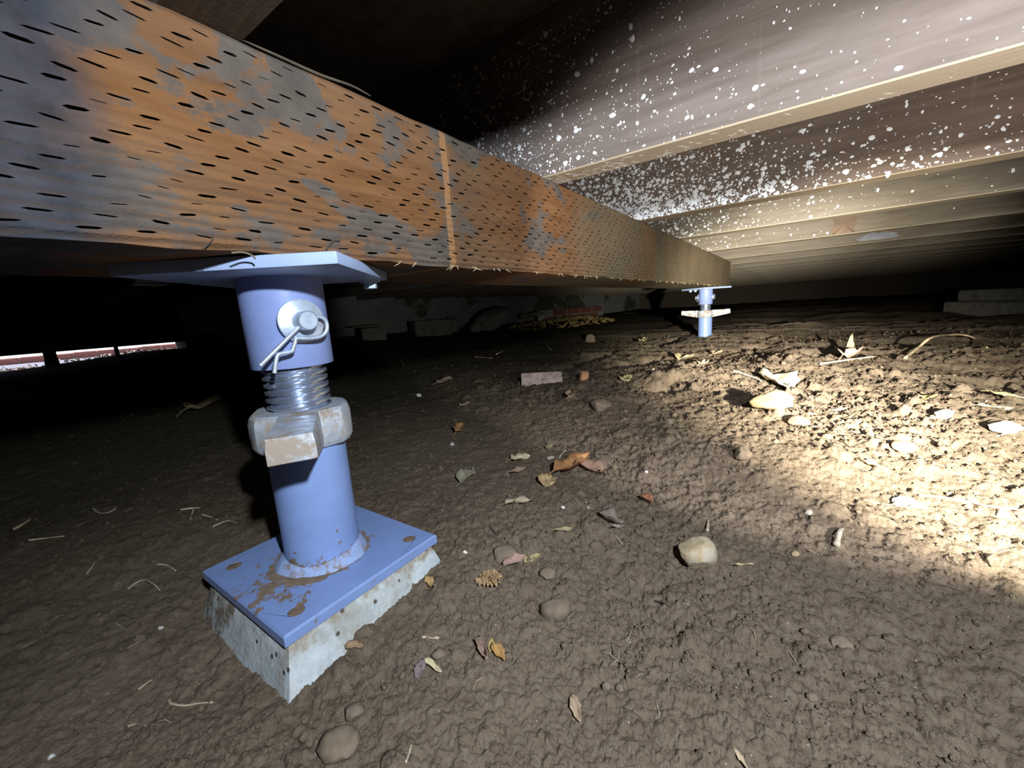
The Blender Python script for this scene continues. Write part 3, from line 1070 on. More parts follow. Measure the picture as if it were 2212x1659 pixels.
def add_plate(bm, h, holes, r, zb, zt):
    """square plate of half width h with round holes, bevelled rim"""
    n = 16
    # split into a 3 x 3 grid; corner cells carry a hole each
    g = [-h, -0.030, 0.030, h]
    cache = {}

    def V(x, y, z):
        k = (round(x, 6), round(y, 6), round(z, 6))
        if k not in cache: cache[k] = bm.verts.new((x, y, z))
        return cache[k]
    for z, rim in ((zt, 0.0014), (zb, 0.0)):
        hh = h - rim
        gg = [-hh, -0.030, 0.030, hh]
        for i in range(3):
            for j in range(3):
                x0, x1, y0, y1 = gg[i], gg[i + 1], gg[j], gg[j + 1]
                hole = [q for q in holes if x0 < q[0] < x1 and y0 < q[1] < y1]
                if not hole:
                    bm.faces.new((V(x0, y0, z), V(x1, y0, z), V(x1, y1, z), V(x0, y1, z)))
                    continue
                cx, cy = hole[0]
                C = [V(x0, y0, z), V(x1, y0, z), V(x1, y1, z), V(x0, y1, z)]
                ringv = [V(cx + r * math.cos(2 * math.pi * (k + 0.0) / n - 3 * math.pi / 4), cy + r * math.sin(2 * math.pi * k / n - 3 * math.pi / 4), z) for k in range(n)]
                q4 = n // 4
                for c in range(4):
                    for k in range(q4):
                        bm.faces.new((C[c], ringv[(c * q4 + k) % n], ringv[(c * q4 + k + 1) % n])[::-1])
                    bm.faces.new((C[c], C[(c + 1) % 4], ringv[((c + 1) * q4) % n]))
    for cx, cy in holes:
        for k in range(n):
            def P(k, z): return V(cx + r * math.cos(2 * math.pi * (k % n) / n - 3 * math.pi / 4), cy + r * math.sin(2 * math.pi * (k % n) / n - 3 * math.pi / 4), z)
            bm.faces.new((P(k, zt), P(k + 1, zt), P(k + 1, zb), P(k, zb)))
    # rim
    hh = h - 0.0014
    def loop(hv, z):
        gg = [-hv, -0.030, 0.030, hv]
        return [V(gg[i], -hv, z) for i in range(3)] + [V(hv, gg[i], z) for i in range(3)] + [V(gg[3 - i], hv, z) for i in range(3)] + [V(-hv, gg[3 - i], z) for i in range(3)]
    A, B, C = loop(hh, zt), loop(h, zt - 0.0014), loop(h, zb)
    for P, Q in ((A, B), (B, C)):
        for k in range(12):
            bm.faces.new((P[k], Q[k], Q[(k + 1) % 12], P[(k + 1) % 12]))


ZPB = 0.0375
jack((-0.352, 0.174), -0.212, -0.100, (-0.0712, -0.1035), -0.0345, ZPB,
     'large blue screw jack with dusty lug nut standing on a concrete pier, foreground', math.radians(-6 - 45), 0.0718, math.radians(-31), False, math.radians(-9), 0.002,
     bolts=[(-0.058, 0.058)])
jack((-0.372, 2.25), -0.235, -0.098, (-0.0650, -0.1005), -0.035, ZPB,
     'small distant blue screw jack with long lug arms under the far end of the girder', math.radians(5 - 45), 0.080, math.radians(5), False, math.radians(172), 0.0,
     base=False, bolts=[(-0.03, -0.066), (0.005, -0.066)], buried=0.06)
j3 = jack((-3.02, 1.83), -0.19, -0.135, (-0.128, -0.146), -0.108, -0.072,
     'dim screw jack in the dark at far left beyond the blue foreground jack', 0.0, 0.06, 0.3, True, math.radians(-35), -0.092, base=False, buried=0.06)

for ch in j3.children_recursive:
    ch.data.materials.clear(); ch.data.materials.append(M['post'])  # whole jack in one dark tone, its shade painted into the colour

# concrete pier block under the near jack
def build_pier():
    bm = bmesh.new()
    rr = random.Random(4)
    h0, h1 = 0.0700, 0.104
    z0, z1 = 0.0, -0.125
    prof = [(h0 - 0.002, z0), (h0, z0 - 0.002)] + [(h0 + (h1 - h0) * t, z0 + (z1 - z0) * t) for t in (0.1, 0.2, 0.3, 0.45, 0.6, 0.8, 1.0)]
    n = 10
    rings = []
    for h, z in prof:
        ring = []
        for sx, sy, dx, dy in ((1, -1, 0, 1), (1, 1, -1, 0), (-1, 1, 0, -1), (-1, -1, 1, 0)):
            for k in range(n):
                t = k / n * 2
                x, y = sx * h + dx * h * t, sy * h + dy * h * t
                if k == 0:
                    x *= 0.985; y *= 0.985
                ring.append(bm.verts.new((x + rr.uniform(-.0005, .0005), y + rr.uniform(-.0005, .0005), z)))
        rings.append(ring)
    N = len(rings[0])
    for a, b in zip(rings[:-1], rings[1:]):
        for i in range(N):
            j = (i + 1) % N
            bm.faces.new((a[i], a[j], b[j], b[i]))
    bm.faces.new(rings[0]); bm.faces.new(rings[-1][::-1])
    o = from_bm('concrete_pier', bm, M['pier'], None, smooth=True, angle=35)
    o.location = (-0.352, 0.174, -0.2206)
    tag(o, 'pale grey concrete pier block half buried in soil under the large blue jack', 'pier')


build_pier()

# ------------------------------------------------------------------ stones, bricks and rubble
def stone_bm(sx, sy, sz, seed, sub=2, rough=0.22, flat=0.0):
    bm = bmesh.new()
    bmesh.ops.create_icosphere(bm, subdivisions=sub, radius=1.0)
    R = random.Random(seed)
    dirs = [(Vector((R.gauss(0, 1), R.gauss(0, 1), R.gauss(0, 1))).normalized(), R.uniform(0.62, 0.95)) for _ in range(9)]
    for v in bm.verts:
        p = v.co.normalized()
        k = 1.0
        for dv, c in dirs:
            dd = p.dot(dv)
            if dd > c: k = min(k, c / dd)
        k *= 1 + R.uniform(-1, 1) * (rough * 0.2 if sub > 1 else 0.3)
        v.co = Vector((p.x * sx * k, p.y * sy * k, p.z * sz * k))
    return bm


def dims(px, py, wpx):
    p, s = at(px, py)
    depth = float(RC[2] @ np.array(p))
    return p, wpx * depth / FPX


def put_stone(px, py, wpx, hpx, label, mat, seed, cat='stone', name='stone', sink=0.25, sub=3, rz=None, grp=None):
    p, w = dims(px, py + hpx * 0.40, wpx)
    _, hgt = dims(px, py + hpx * 0.40, hpx)
    bm = stone_bm(w / 2, w / 2 * 0.8, hgt * 0.55, seed, sub)
    o = from_bm(name, bm, mat, None, smooth=sub > 1, angle=38)
    o.location = (p.x, p.y, gz(p.x, p.y) + hgt * 0.55 * (1 - 2 * sink))
    o.rotation_euler = (0, 0, YAW if rz is None else rz)
    tag(o, label, cat, grp)
    return o


M['tan_stone'] = simple('tan_stone', (0.42, 0.33, 0.20), 0.92, var=0.3, scale=30, bump=0.6, bdist=0.002, dust=(0.50, 0.44, 0.36), dust_amt=0.45, dscale=40)
M['yellow_stone'] = simple('ochre_stone', (0.36, 0.27, 0.15), 0.92, var=0.25, scale=40, bump=0.5)
M['soil_stone'] = simple('soil_coated_stone', (0.185, 0.145, 0.108), 0.96, var=0.25, scale=90, bump=0.5, spec=0.1)
M['pale_stone'] = simple('pale_stone', (0.34, 0.30, 0.25), 0.92, var=0.2, scale=60, bump=0.4)
M['white_bit'] = simple('white_chip', (0.75, 0.74, 0.72), 0.8, var=0.1)
put_stone(1505, 1190, 84, 72, 'knobbly cream and ochre stone alone on the soil right of centre', M['tan_stone'], 21, sink=0.15)
put_stone(1200, 1308, 66, 52, 'rounded brown stone half sunk in the soil below the dead leaves', M['soil_stone'], 22)
put_stone(1185, 1238, 42, 24, 'small flat brown stone beside the pinkish curled leaf', M['soil_stone'], 23)
put_stone(1090, 1188, 60, 36, 'smooth earth lump behind the pinkish curled leaf', M['soil_stone'], 24, 'lump', 'soil_lump', 0.45)
put_stone(1664, 872, 88, 46, 'blocky ochre stone in the torchlight beside the bright pale leaf', M['yellow_stone'], 25, sink=0.05)
put_stone(2042, 890, 40, 24, 'small rounded pale stone below the yellow leaf scrap in the torchlight', M['pale_stone'], 26)
put_stone(2172, 920, 62, 26, 'greyish white stone in the torchlight at the right edge', M['pale_stone'], 27)
put_stone(2164, 1107, 26, 16, 'small bright white stone below the long straw at the right edge', M['white_bit'], 28)
put_stone(1726, 908, 44, 24, 'low earthy stone below the blocky ochre one', M['soil_stone'], 29)
put_stone(1950, 1080, 46, 22, 'pinkish grey stone just behind the cream leaf', M['pale_stone'], 30)
put_stone(1950, 962, 46, 26, 'yellowish clod lit hard by the torch, middle of the bright patch', M['yellow_stone'], 31, 'clod', 'soil_clod')
put_stone(1605, 978, 44, 30, 'earth clod at the lower left edge of the torchlight', M['soil_stone'], 32, 'clod', 'soil_clod')
put_stone(1748, 1107, 18, 14, 'tiny grey pebble left of the cream leaf', M['pale_stone'], 33, 'pebble', 'pebble')
put_stone(1718, 1197, 17, 13, 'tiny olive pebble right of the knobbly cream stone', M['yellow_stone'], 34, 'pebble', 'pebble')
put_stone(1298, 870, 50, 30, 'smooth earth lump by the edge of the torchlight below the half buried block', M['soil_stone'], 35, 'lump', 'soil_lump', 0.4)
put_stone(1310, 1480, 22, 20, 'small round clod, left one of a pair near the bottom edge', M['soil_stone'], 36, 'clod', 'soil_clod')
put_stone(1340, 1486, 22, 22, 'small round clod, right one of a pair near the bottom edge', M['soil_stone'], 37, 'clod', 'soil_clod')
put_stone(1820, 1385, 48, 24, 'flat brown stone on the soil at lower right', M['soil_stone'], 38)
put_stone(1755, 1505, 26, 16, 'small flat brown pebble near the lower right corner', M['soil_stone'], 39, 'pebble', 'pebble')
put_stone(735, 1598, 90, 56, 'broad flat clod with a shadowed ledge at the bottom below the pier', M['soil_stone'], 40, 'clod', 'soil_clod', 0.3)
put_stone(765, 1535, 50, 34, 'round clod above the ledged clod at the bottom', M['soil_stone'], 41, 'clod', 'soil_clod', 0.3)
put_stone(948, 1410, 34, 24, 'round clod near the pale crescent leaf', M['soil_stone'], 42, 'clod', 'soil_clod', 0.3)
put_stone(2152, 912, 30, 16, 'low clod left of the greyish white stone', M['soil_stone'], 43, 'clod', 'soil_clod', 0.3)
put_stone(1275, 730, 24, 22, 'upright earth lump on the shadow line behind the half buried block', M['soil_stone'], 44, 'lump', 'soil_lump', 0.3)

# half buried pale block, front face showing
def brick_bm(l, w, h, bev=0.004, seed=1):
    bm = bmesh.new()
    add_box(bm, (-l / 2, -w / 2, -h / 2), (l / 2, w / 2, h / 2), bevel=bev, seg=2)
    R = random.Random(seed)
    for v in bm.verts:
        v.co += Vector((R.uniform(-1, 1), R.uniform(-1, 1), R.uniform(-1, 1))) * bev * 0.25
    return bm


M['pink_block'] = simple('dusty_pink_block', (0.42, 0.34, 0.31), 0.93, var=0.2, scale=40, bump=0.4, dust=(0.22, 0.17, 0.13), dust_amt=0.42, dscale=18)
p, s = at(1170, 832)
dep = float(RC[2] @ np.array(p))
o = from_bm('half_buried_block', brick_bm(90 * dep / FPX, 0.09, 0.064, 0.004, 3), M['pink_block'])
o.location = (p.x - 0.028, p.y + 0.046, p.z - 0.018)
o.rotation_euler = (math.radians(-32), 0, YAW - 0.02)
tag(o, 'pinkish grey block half buried in the soil behind the big jack', 'block')
p, s = at(1262, 820)
o = from_bm('brick_chip', brick_bm(0.022, 0.016, 0.03, 0.003, 5), simple('orange_brick', (0.42, 0.22, 0.11), 0.9, bump=0.4))
o.location = (p.x, p.y, p.z + 0.008); o.rotation_euler = (0.2, 0.1, 0.7)
tag(o, 'small orange brick chip right of the half buried block', 'brick')


def depth_at(px, py, x):
    v = RC.T @ np.array([px - W / 2, py - H / 2, FPX])
    return Vector(v * (x / v[0]))


# rubble against the stained wall
def rubble(px0, py0, px1, py1, x, label, mat, name, cat, seed, kind='stone', tilt=0.0):
    a = depth_at(px0, py1, x); b = depth_at(px1, py0, x)
    c = (a + b) / 2
    l = abs(b.y - a.y); h = abs(b.z - a.z) * 1.1
    dep_w = (px1 - px0) * float(RC[2] @ np.array(c)) / FPX
    if kind == 'stone':
        bm = stone_bm(dep_w / 2, dep_w / 2.6, h / 2, seed, 3)
    else:
        bm = brick_bm(dep_w, dep_w * 0.6, h, 0.006, seed)
    o = from_bm(name, bm, mat, None, smooth=(kind == 'stone'), angle=40)
    o.location = c
    o.rotation_euler = (0, tilt, YAW + (0.25 if kind == 'stone' else 0.45))
    return tag(o, label, cat)


rubble(783, 708, 832, 765, -2.6, 'dark masonry pier stub with a thin board on top, far left in shadow', M['rubble'], 'pier_stub', 'pier', 51, 'box')
o = rubble(760, 702, 830, 708, -2.58, 'thin pale board lying on the dark pier stub', simple('pale_board', (0.30, 0.23, 0.15), 0.9), 'thin_board', 'board', 52, 'box')
rubble(890, 690, 968, 732, -2.7, 'dark masonry block with pale mortar edges beside the round stone', M['rubble'], 'masonry_block', 'block', 53, 'box')
rubble(962, 686, 994, 724, -2.65, 'upright round stone between the masonry block and the leaning slab', M['rubble'], 'stone', 'stone', 54)
rubble(1008, 668, 1104, 724, -2.5, 'big rounded slab leaning against the stained wall', M['rubble'], 'stone', 'stone', 55, tilt=-0.45)
rubble(1012, 696, 1044, 722, -2.4, 'small round stone at the foot of the leaning slab', M['rubble'], 'stone', 'stone', 56)
rubble(1122, 675, 1145, 690, -2.7, 'low grey stone, left of the pair behind the leaf litter heap', M['rubble'], 'stone', 'stone', 57)
rubble(1140, 672, 1176, 688, -2.7, 'domed grey stone, right of the pair behind the leaf litter heap', M['rubble'], 'stone', 'stone', 58)
rubble(1342, 674, 1380, 686, -2.3, 'long pale stone lying at the foot of the wall near the far jack', M['rubble'], 'stone', 'stone', 59)
rubble(1385, 668, 1410, 684, -2.3, 'pointed stone just left of the far jack by the wall', M['rubble'], 'stone', 'stone', 60)
rubble(1278, 682, 1302, 694, -2.3, 'small dark stone beside the red brick footing', M['rubble'], 'stone', 'stone', 61)
# brick footing showing at the base of the wall
ft = empty('brick_footing', (-2.7, 5.4, -0.20), 'short piece of red brick footing with white mortar under the stained wall', 'footing')
for k in range(4):
    for r in range(2):
        bm = brick_bm(0.09, 0.40, 0.075, 0.005, 70 + k + 7 * r)
        o = from_bm('brick', bm, M['brick'], ft)
        o.location = (0.0, -0.6 + k * 0.43 + 0.2 * r, 0.035 + r * 0.09)
bm = bmesh.new()
add_box(bm, (-0.05, -0.85, -0.05), (0.035, 1.15, 0.165))
from_bm('mortar', bm, simple('white_mortar', (0.42, 0.42, 0.40), 0.95), ft)

# big pad block in the dark on the right
bm = bmesh.new()
for a, b in (((-0.32, -0.3, 0.0), (0.5, 0.3, 0.10)), ((-0.25, -0.26, 0.10), (0.5, 0.3, 0.17))):
    add_box(bm, a, b, bevel=0.008)
o = from_bm('footing_pad', bm, M['rubble'])
o.location = (1.22, 3.75, -0.235); o.rotation_euler = (0, 0, 0.35)
tag(o, 'dark stepped concrete footing in the shadows at the far right', 'footing')

# post in the daylight gap, and small bracket under the girder
for (yy, w, lab) in ((0.335, 0.046, 'dark stubby post standing in the bright gap at far left'), (0.585, 0.018, 'thin dark peg in the bright gap right of the stubby post')):
    bm = bmesh.new()
    add_lathe(bm, [(w * 0.62, -0.02), (w * 0.56, 0.02), (w * 0.5, 0.04), (w * 0.52, 0.085), (w * 0.46, 0.13)], 14)
    o = from_bm('gap_post', bm, M['post'], None, smooth=True, angle=50)
    g = gz(-3.12, yy)
    o.location = (-3.12, yy, g)
    tag(o, lab, 'post')
br = bmesh.new()
add_box(br, (-0.007, -0.012, -0.005), (0.007, 0.012, 0.0), bevel=0.0008)
add_box(br, (-0.007, -0.012, -0.0068), (0.003, 0.010, -0.0052), bevel=0.0006)
o = from_bm('metal_strap', br, M['post'])
o.location = (-0.445, 0.115, ZB)
tag(o, 'small dim metal strap fixed under the back edge of the girder at left', 'strap')

# ------------------------------------------------------------------ loose soil and plant litter
def crumbs():
    R = np.random.RandomState(3)
    ico = bmesh.new()
    bmesh.ops.create_icosphere(ico, subdivisions=1, radius=1.0)
    bv = np.array([v.co[:] for v in ico.verts]); bf = np.array([[v.index for v in f.verts] for f in ico.faces])
    ico.free()
    V, F = [], []
    cnt = 0
    th0 = math.atan2(RC[2][1], RC[2][0])
    N = 30000
    th = th0 + R.uniform(-0.95, 0.95, N)
    r = np.exp(R.uniform(math.log(0.25), math.log(2.6), N))
    X, Y = r * np.cos(th), r * np.sin(th)
    Z = ground_z(X, Y)
    rm = rough_mask(X, Y)
    for i in range(N):
        if R.rand() > rm[i] * 0.9: continue
        if abs(X[i] + .352) < .10 and abs(Y[i] - .174) < .10: continue
        s = min(0.0055, 0.00085 * math.exp(R.normal(0, 0.55)) * (0.8 + 0.55 * r[i]))
        q = bv * (1 + R.uniform(-0.25, 0.25, (len(bv), 1))) * s * R.uniform(0.7, 1.2, 3)
        V.append(q + np.array([X[i], Y[i], Z[i] + s * 0.2]))
        F.append(bf + cnt * len(bv))
        cnt += 1
    V = np.concatenate(V); F = np.concatenate(F)
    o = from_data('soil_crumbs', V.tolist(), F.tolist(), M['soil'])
    tag(o, 'loose brown soil crumbs strewn over the ground', 'soil', kind='stuff')


crumbs()

LM = {}


def leaf_mat(col):
    k = tuple(col)
    if k not in LM:
        LM[k] = simple('dry_leaf', col, 0.85, var=0.28, scale=70, bump=0.4, bdist=0.001)
    return LM[k]


def leaf(px, py, lpx, ang, col, label, wid=0.42, curl=0.5, fold=0.35, lift=0.15, stem=True, name='dead_leaf', cat='leaf', pitch=0.0, grp=None):
    """ang: direction in the picture, degrees counter-clockwise from right, laid on the soil"""
    p, s = at(px, py)
    dep = float(RC[2] @ np.array(p))
    # ground direction whose picture runs at ang
    a = math.radians(ang)
    q, _ = at(px + lpx * 0.5 * math.cos(a), py - lpx * 0.5 * math.sin(a))
    d = Vector((q.x - p.x, q.y - p.y, 0))
    L = max(lpx * dep / FPX, min(2 * d.length, 1.7 * lpx * dep / FPX))
    hd = math.atan2(d.y, d.x)
    nu, nv = 9, 5
    R = random.Random(int(px * 7 + py))
    vs, fs = [], []
    for i in range(nu):
        u = i / (nu - 1)
        w = wid * math.sin(math.pi * min(1, u * 0.97 + 0.02)) ** 0.75 * (1.15 - 0.45 * u) * 0.5
        w *= R.uniform(0.78, 1.12)
        for j in range(nv):
            v = (j / (nv - 1)) * 2 - 1
            zz = abs(v) * w * fold * 1.6 + curl * ((u - 0.5) ** 2) * 0.8 + R.uniform(-1, 1) * 0.035 + 0.05 * math.sin(u * 9 + px) * v
            vs.append((L * (u - 0.5), L * v * w * (1 + R.uniform(-.08, .08)), L * zz))
    for i in range(nu - 1):
        for j in range(nv - 1):
            fs.append((i * nv + j, (i + 1) * nv + j, (i + 1) * nv + j + 1, i * nv + j + 1))
    # thickness
    k = len(vs)
    t = max(0.0004, L * 0.012)
    vs += [(x, y, z - t) for x, y, z in vs]
    fs += [tuple(q + k for q in f[::-1]) for f in fs]
    rim = [i * nv for i in range(nu)] + [(nu - 1) * nv + j for j in range(1, nv)] + [i * nv + nv - 1 for i in range(nu - 2, -1, -1)] + [j for j in range(nv - 2, 0, -1)]
    for i in range(len(rim)):
        a1, b1 = rim[i], rim[(i + 1) % len(rim)]
        fs.append((a1, a1 + k, b1 + k, b1))
    if stem:
        bm = bmesh.new()
        add_tube(bm, [(-L * 0.48, 0, L * curl * 0.2), (-L * 0.6, L * 0.02, L * curl * 0.14), (-L * 0.75, L * 0.05, 0.0005)], [L * 0.018, L * 0.014, L * 0.010], 5)
        o_s = from_bm('stem', bm, leaf_mat(tuple(c * 0.7 for c in col)))
    o = from_data(name, vs, fs, leaf_mat(col), None, smooth=True)
    if stem:
        o_s.parent = o
    gs_ = [gz(p.x + L * u * math.cos(hd) - L * v * math.sin(hd), p.y + L * u * math.sin(hd) + L * v * math.cos(hd)) for u, v in ((0, 0), (.35, 0), (-.35, 0), (0, .15), (0, -.15))]
    o.location = (p.x, p.y, 0.35 * sum(gs_) / 5 + 0.65 * max(gs_) + L * 0.01 + lift * 0.003)
    o.rotation_euler = (0.12 * math.sin(px), -pitch, hd)
    tag(o, label, cat, grp)
    return o


leaf(993, 930, 40, 58, (0.50, 0.27, 0.10), 'small orange brown leaf standing on edge, leftmost of the leaves behind the pier', fold=0.6)
leaf(1126, 996, 44, 15, (0.62, 0.52, 0.34), 'pale tan hooded leaf curled over, upper one beside the big brown leaf', 0.75, 0.9, 0.5)
leaf(1122, 1020, 46, 20, (0.40, 0.28, 0.20), 'brown strip of leaf just below the pale hooded leaf', 0.35, 0.5)
leaf(1186, 968, 16, 90, (0.45, 0.42, 0.24), 'tiny olive leaf scrap above the big brown leaf', 0.7)
leaf(1190, 995, 20, 60, (0.50, 0.44, 0.34), 'tiny pale cupped leaf scrap between the hooded leaf and the big brown leaf', 0.7, 0.9)
leaf(1238, 1018, 84, 28, (0.36, 0.18, 0.075), 'big crumpled orange brown leaf in the middle of the soil', 0.42, 0.7, 0.7, pitch=0.1)
leaf(1278, 1022, 66, -12, (0.30, 0.19, 0.14), 'dull brown leaf joined behind the big orange brown leaf', 0.55, 0.5, 0.6)
leaf(1182, 1042, 34, 60, (0.55, 0.40, 0.21), 'triangular tan leaf at the lower left of the big brown leaf', 0.75, 0.3)
leaf(1120, 1088, 58, 10, (0.44, 0.36, 0.25), 'long tan rolled leaf with a dark hollow beneath it', 0.30, 0.3, 0.9)
leaf(1008, 1032, 42, 50, (0.33, 0.31, 0.22), 'grey green spade shaped leaf with a thin stalk', 0.6, 0.2)
leaf(1398, 1085, 38, -55, (0.36, 0.155, 0.08), 'crumpled red brown leaf right of the grass tuft', 0.6, 0.8, 0.8)
leaf(1222, 1151, 46, 5, (0.46, 0.37, 0.22), 'pale tan leaf left of the dark crumpled leaves', 0.35, 0.4)
leaf(1318, 1133, 60, -25, (0.22, 0.18, 0.15), 'dark grey crumpled leaf with black gaps under it', 0.55, 0.8, 0.8)
leaf(1336, 1142, 30, -10, (0.36, 0.29, 0.24), 'small dusty leaf right of the dark crumpled one', 0.6, 0.4)
leaf(1114, 1222, 56, 28, (0.40, 0.26, 0.21), 'pinkish brown curled leaf beside the small flat stone', 0.5, 0.8, 0.6)
leaf(1150, 1216, 40, 35, (0.42, 0.34, 0.17), 'olive tan leaf lying right of the pinkish curled leaf', 0.6, 0.3)
leaf(1044, 1412, 82, -72, (0.40, 0.27, 0.21), 'long narrow pinkish leaf standing up, lower middle', 0.24, 0.4, 0.9, pitch=0.3)
leaf(1078, 1418, 54, -62, (0.46, 0.26, 0.09), 'golden brown crinkled leaf right of the narrow pinkish leaf', 0.5, 0.6, 0.6)
leaf(1062, 1400, 30, 80, (0.42, 0.34, 0.14), 'small olive gold leaf between the pinkish and golden leaves', 0.5, 0.5)
leaf(936, 1448, 46, -35, (0.58, 0.50, 0.32), 'pale crescent shaped leaf near the bottom, below the pier', 0.30, 0.5, 0.8)
leaf(908, 1450, 40, 75, (0.24, 0.19, 0.20), 'purplish grey leaf left of the pale crescent leaf', 0.5, 0.3)
leaf(766, 1402, 38, 10, (0.36, 0.23, 0.13), 'brown scrap of leaf against the front face of the pier', 0.7, 0.3)
leaf(928, 1268, 24, -60, (0.48, 0.32, 0.13), 'little ochre leaf scrap against the right end of the pier', 0.5, 0.6)
leaf(1005, 878, 22, 30, (0.46, 0.33, 0.22), 'tiny tan leaf scrap behind the pier in dim soil', 0.6)
leaf(962, 826, 34, 20, (0.30, 0.21, 0.17), 'dull brown leaf near the beam shadow left of the half buried block', 0.5, 0.4)
leaf(1232, 852, 34, 55, (0.42, 0.28, 0.18), 'brownish flake below the orange brick chip', 0.5, 0.2)
leaf(446, 880, 72, 18, (0.30, 0.25, 0.13), 'large tan leaf on the edge of the dark at left', 0.42, 0.5)
leaf(1682, 832, 88, -30, (0.80, 0.74, 0.52), 'bright pale leaf glaring in the torchlight above the blocky ochre stone', 0.50, 0.2, 0.3)
leaf(1966, 1100, 62, -4, (0.82, 0.76, 0.58), 'cream leaf with a dark end at the lower edge of the torchlight', 0.42, 0.2, 0.5)
leaf(2003, 861, 22, 45, (0.66, 0.48, 0.15), 'small yellow leaf scrap in the torchlight', 0.9, 0.2)
leaf(2172, 858, 66, -12, (0.58, 0.50, 0.28), 'long tan leaf at the right edge, above the greyish white stone', 0.28, 0.3)
leaf(2150, 882, 50, -15, (0.50, 0.42, 0.24), 'narrow dull leaf below the long tan leaf at right edge', 0.28, 0.3)
leaf(1876, 1010, 52, -38, (0.62, 0.52, 0.34), 'tan leaf with a long shadow in the middle of the torchlight', 0.32, 0.3, 0.7)
leaf(1840, 775, 44, 10, (0.50, 0.32, 0.24), 'pinkish cupped leaf resting on the straight pale stick', 0.6, 0.9, 0.7)
leaf(1836, 752, 44, 62, (0.45, 0.37, 0.24), 'slim dry leaf pointing up above the pinkish cupped leaf', 0.2, 0.2, 0.5, pitch=0.7)
leaf(1480, 776, 40, 25, (0.62, 0.52, 0.30), 'pale yellowish leaf left of the far jack foot', 0.6, 0.3)
leaf(1520, 785, 26, 20, (0.60, 0.50, 0.32), 'small pale leaf below the far jack foot', 0.6, 0.3)
leaf(1548, 768, 34, 35, (0.52, 0.38, 0.25), 'tan leaf right of the far jack foot', 0.5, 0.5)
leaf(1352, 826, 30, -40, (0.60, 0.52, 0.28), 'yellowish leaf on the ridge right of the half buried block', 0.6, 0.4)
leaf(1390, 738, 22, -30, (0.55, 0.45, 0.25), 'little yellow leaf on the shadowed ridge left of the far jack', 0.6, 0.4)
leaf(1245, 1540, 62, -75, (0.38, 0.28, 0.19), 'ragged tan leaf scrap near the bottom edge', 0.4, 0.4, 0.5)
leaf(1608, 1222, 40, -3, (0.45, 0.36, 0.22), 'thin tan leaf scrap right of the knobbly cream stone', 0.22, 0.2)
leaf(1600, 1650, 50, -60, (0.48, 0.37, 0.24), 'dry tan leaf sliver at the bottom edge', 0.22, 0.2)
leaf(930, 1382, 40, -24, (0.52, 0.42, 0.30), 'small curved husk sliver beside the pier front', 0.16, 0.5, 0.5, stem=False, name='husk_sliver', cat='husk')

# frilly husk
p, L = dims(1058, 1258, 50)
bm = bmesh.new()
R = random.Random(2)
nn = 18
for layer, (rr, zz) in enumerate(((0.50, 0.10), (0.36, 0.20), (0.22, 0.24))):
    for k in range(nn):
        a = 2 * math.pi * k / nn + layer * 0.2
        w = 0.13
        r1 = rr * R.uniform(0.85, 1.15)
        pts = [(0.10 * math.cos(a), 0.10 * math.sin(a), 0.05), (r1 * math.cos(a - w), r1 * math.sin(a - w), zz + R.uniform(-.05, .05)), (r1 * 1.1 * math.cos(a), r1 * 1.1 * math.sin(a), zz * 0.6), (r1 * math.cos(a + w), r1 * math.sin(a + w), zz + R.uniform(-.05, .05))]
        up = [bm.verts.new((x * L, y * L, z * L)) for x, y, z in pts]
        dn = [bm.verts.new((x * L, y * L, z * L - 0.0005)) for x, y, z in pts]
        bm.faces.new(up); bm.faces.new(dn[::-1])
        for q in range(4):
            bm.faces.new((up[q], dn[q], dn[(q + 1) % 4], up[(q + 1) % 4]))
o = from_bm('seed_husk', bm, leaf_mat((0.38, 0.25, 0.13)))
o.location = (p.x, p.y, gz(p.x, p.y) + 0.002)
tag(o, 'round frilly brown seed husk on the soil right of the pier', 'husk')


def twig(pts, wpx, col, label, lift=0.5, name='twig', cat='twig', grp=None, arch=0.0, sub=5):
    P = []
    for i, (x, y) in enumerate(pts):
        p, s = at(x, y)
        dep = float(RC[2] @ np.array(p))
        r = wpx * dep / FPX / 2
        t = i / (len(pts) - 1)
        P.append((p.x, p.y, gz(p.x, p.y) + r * lift + arch * math.sin(math.pi * t), r))
    path = smooth_path([q[:3] for q in P], sub)
    r0 = sum(q[3] for q in P) / len(P)
    R = random.Random(int(pts[0][0]))
    rad = [r0 * (1.0 - 0.45 * i / (len(path) - 1)) * R.uniform(0.88, 1.12) for i in range(len(path))]
    base = Vector(path[len(path) // 2])
    bm = bmesh.new()
    add_tube(bm, [q - base for q in path], rad, 6)
    o = from_bm(name, bm, leaf_mat(col), None, smooth=True)
    o.location = base
    tag(o, label, cat, grp)
    return o


ST = (0.50, 0.42, 0.29); DK = (0.10, 0.085, 0.065); GR = (0.33, 0.29, 0.21)
twig([(1955, 776), (1985, 762), (2010, 751), (2045, 744), (2080, 742), (2110, 746), (2132, 753)], 6, (0.46, 0.36, 0.23), 'long arched root lying on the dim soil at the right', arch=0.03)
twig([(1772, 790), (1830, 779), (1892, 771)], 5, (0.66, 0.56, 0.38), 'straight pale stick under the pinkish cupped leaf', name='stick', cat='stick')
twig([(1985, 1072), (2060, 1082), (2140, 1095), (2212, 1106)], 5, (0.72, 0.62, 0.42), 'long pale straw running to the right edge through the torchlight', name='straw', cat='straw')
twig([(1584, 803), (1615, 811), (1645, 824)], 4, (0.72, 0.64, 0.46), 'pale stalk of dry grass above the bright pale leaf', name='straw', cat='straw')
twig([(1806, 1186), (1812, 1165), (1820, 1146)], 13, (0.36, 0.32, 0.26), 'grey wood splinter standing in the soil below the torchlight', name='wood_splinter', cat='splinter', arch=0.006)
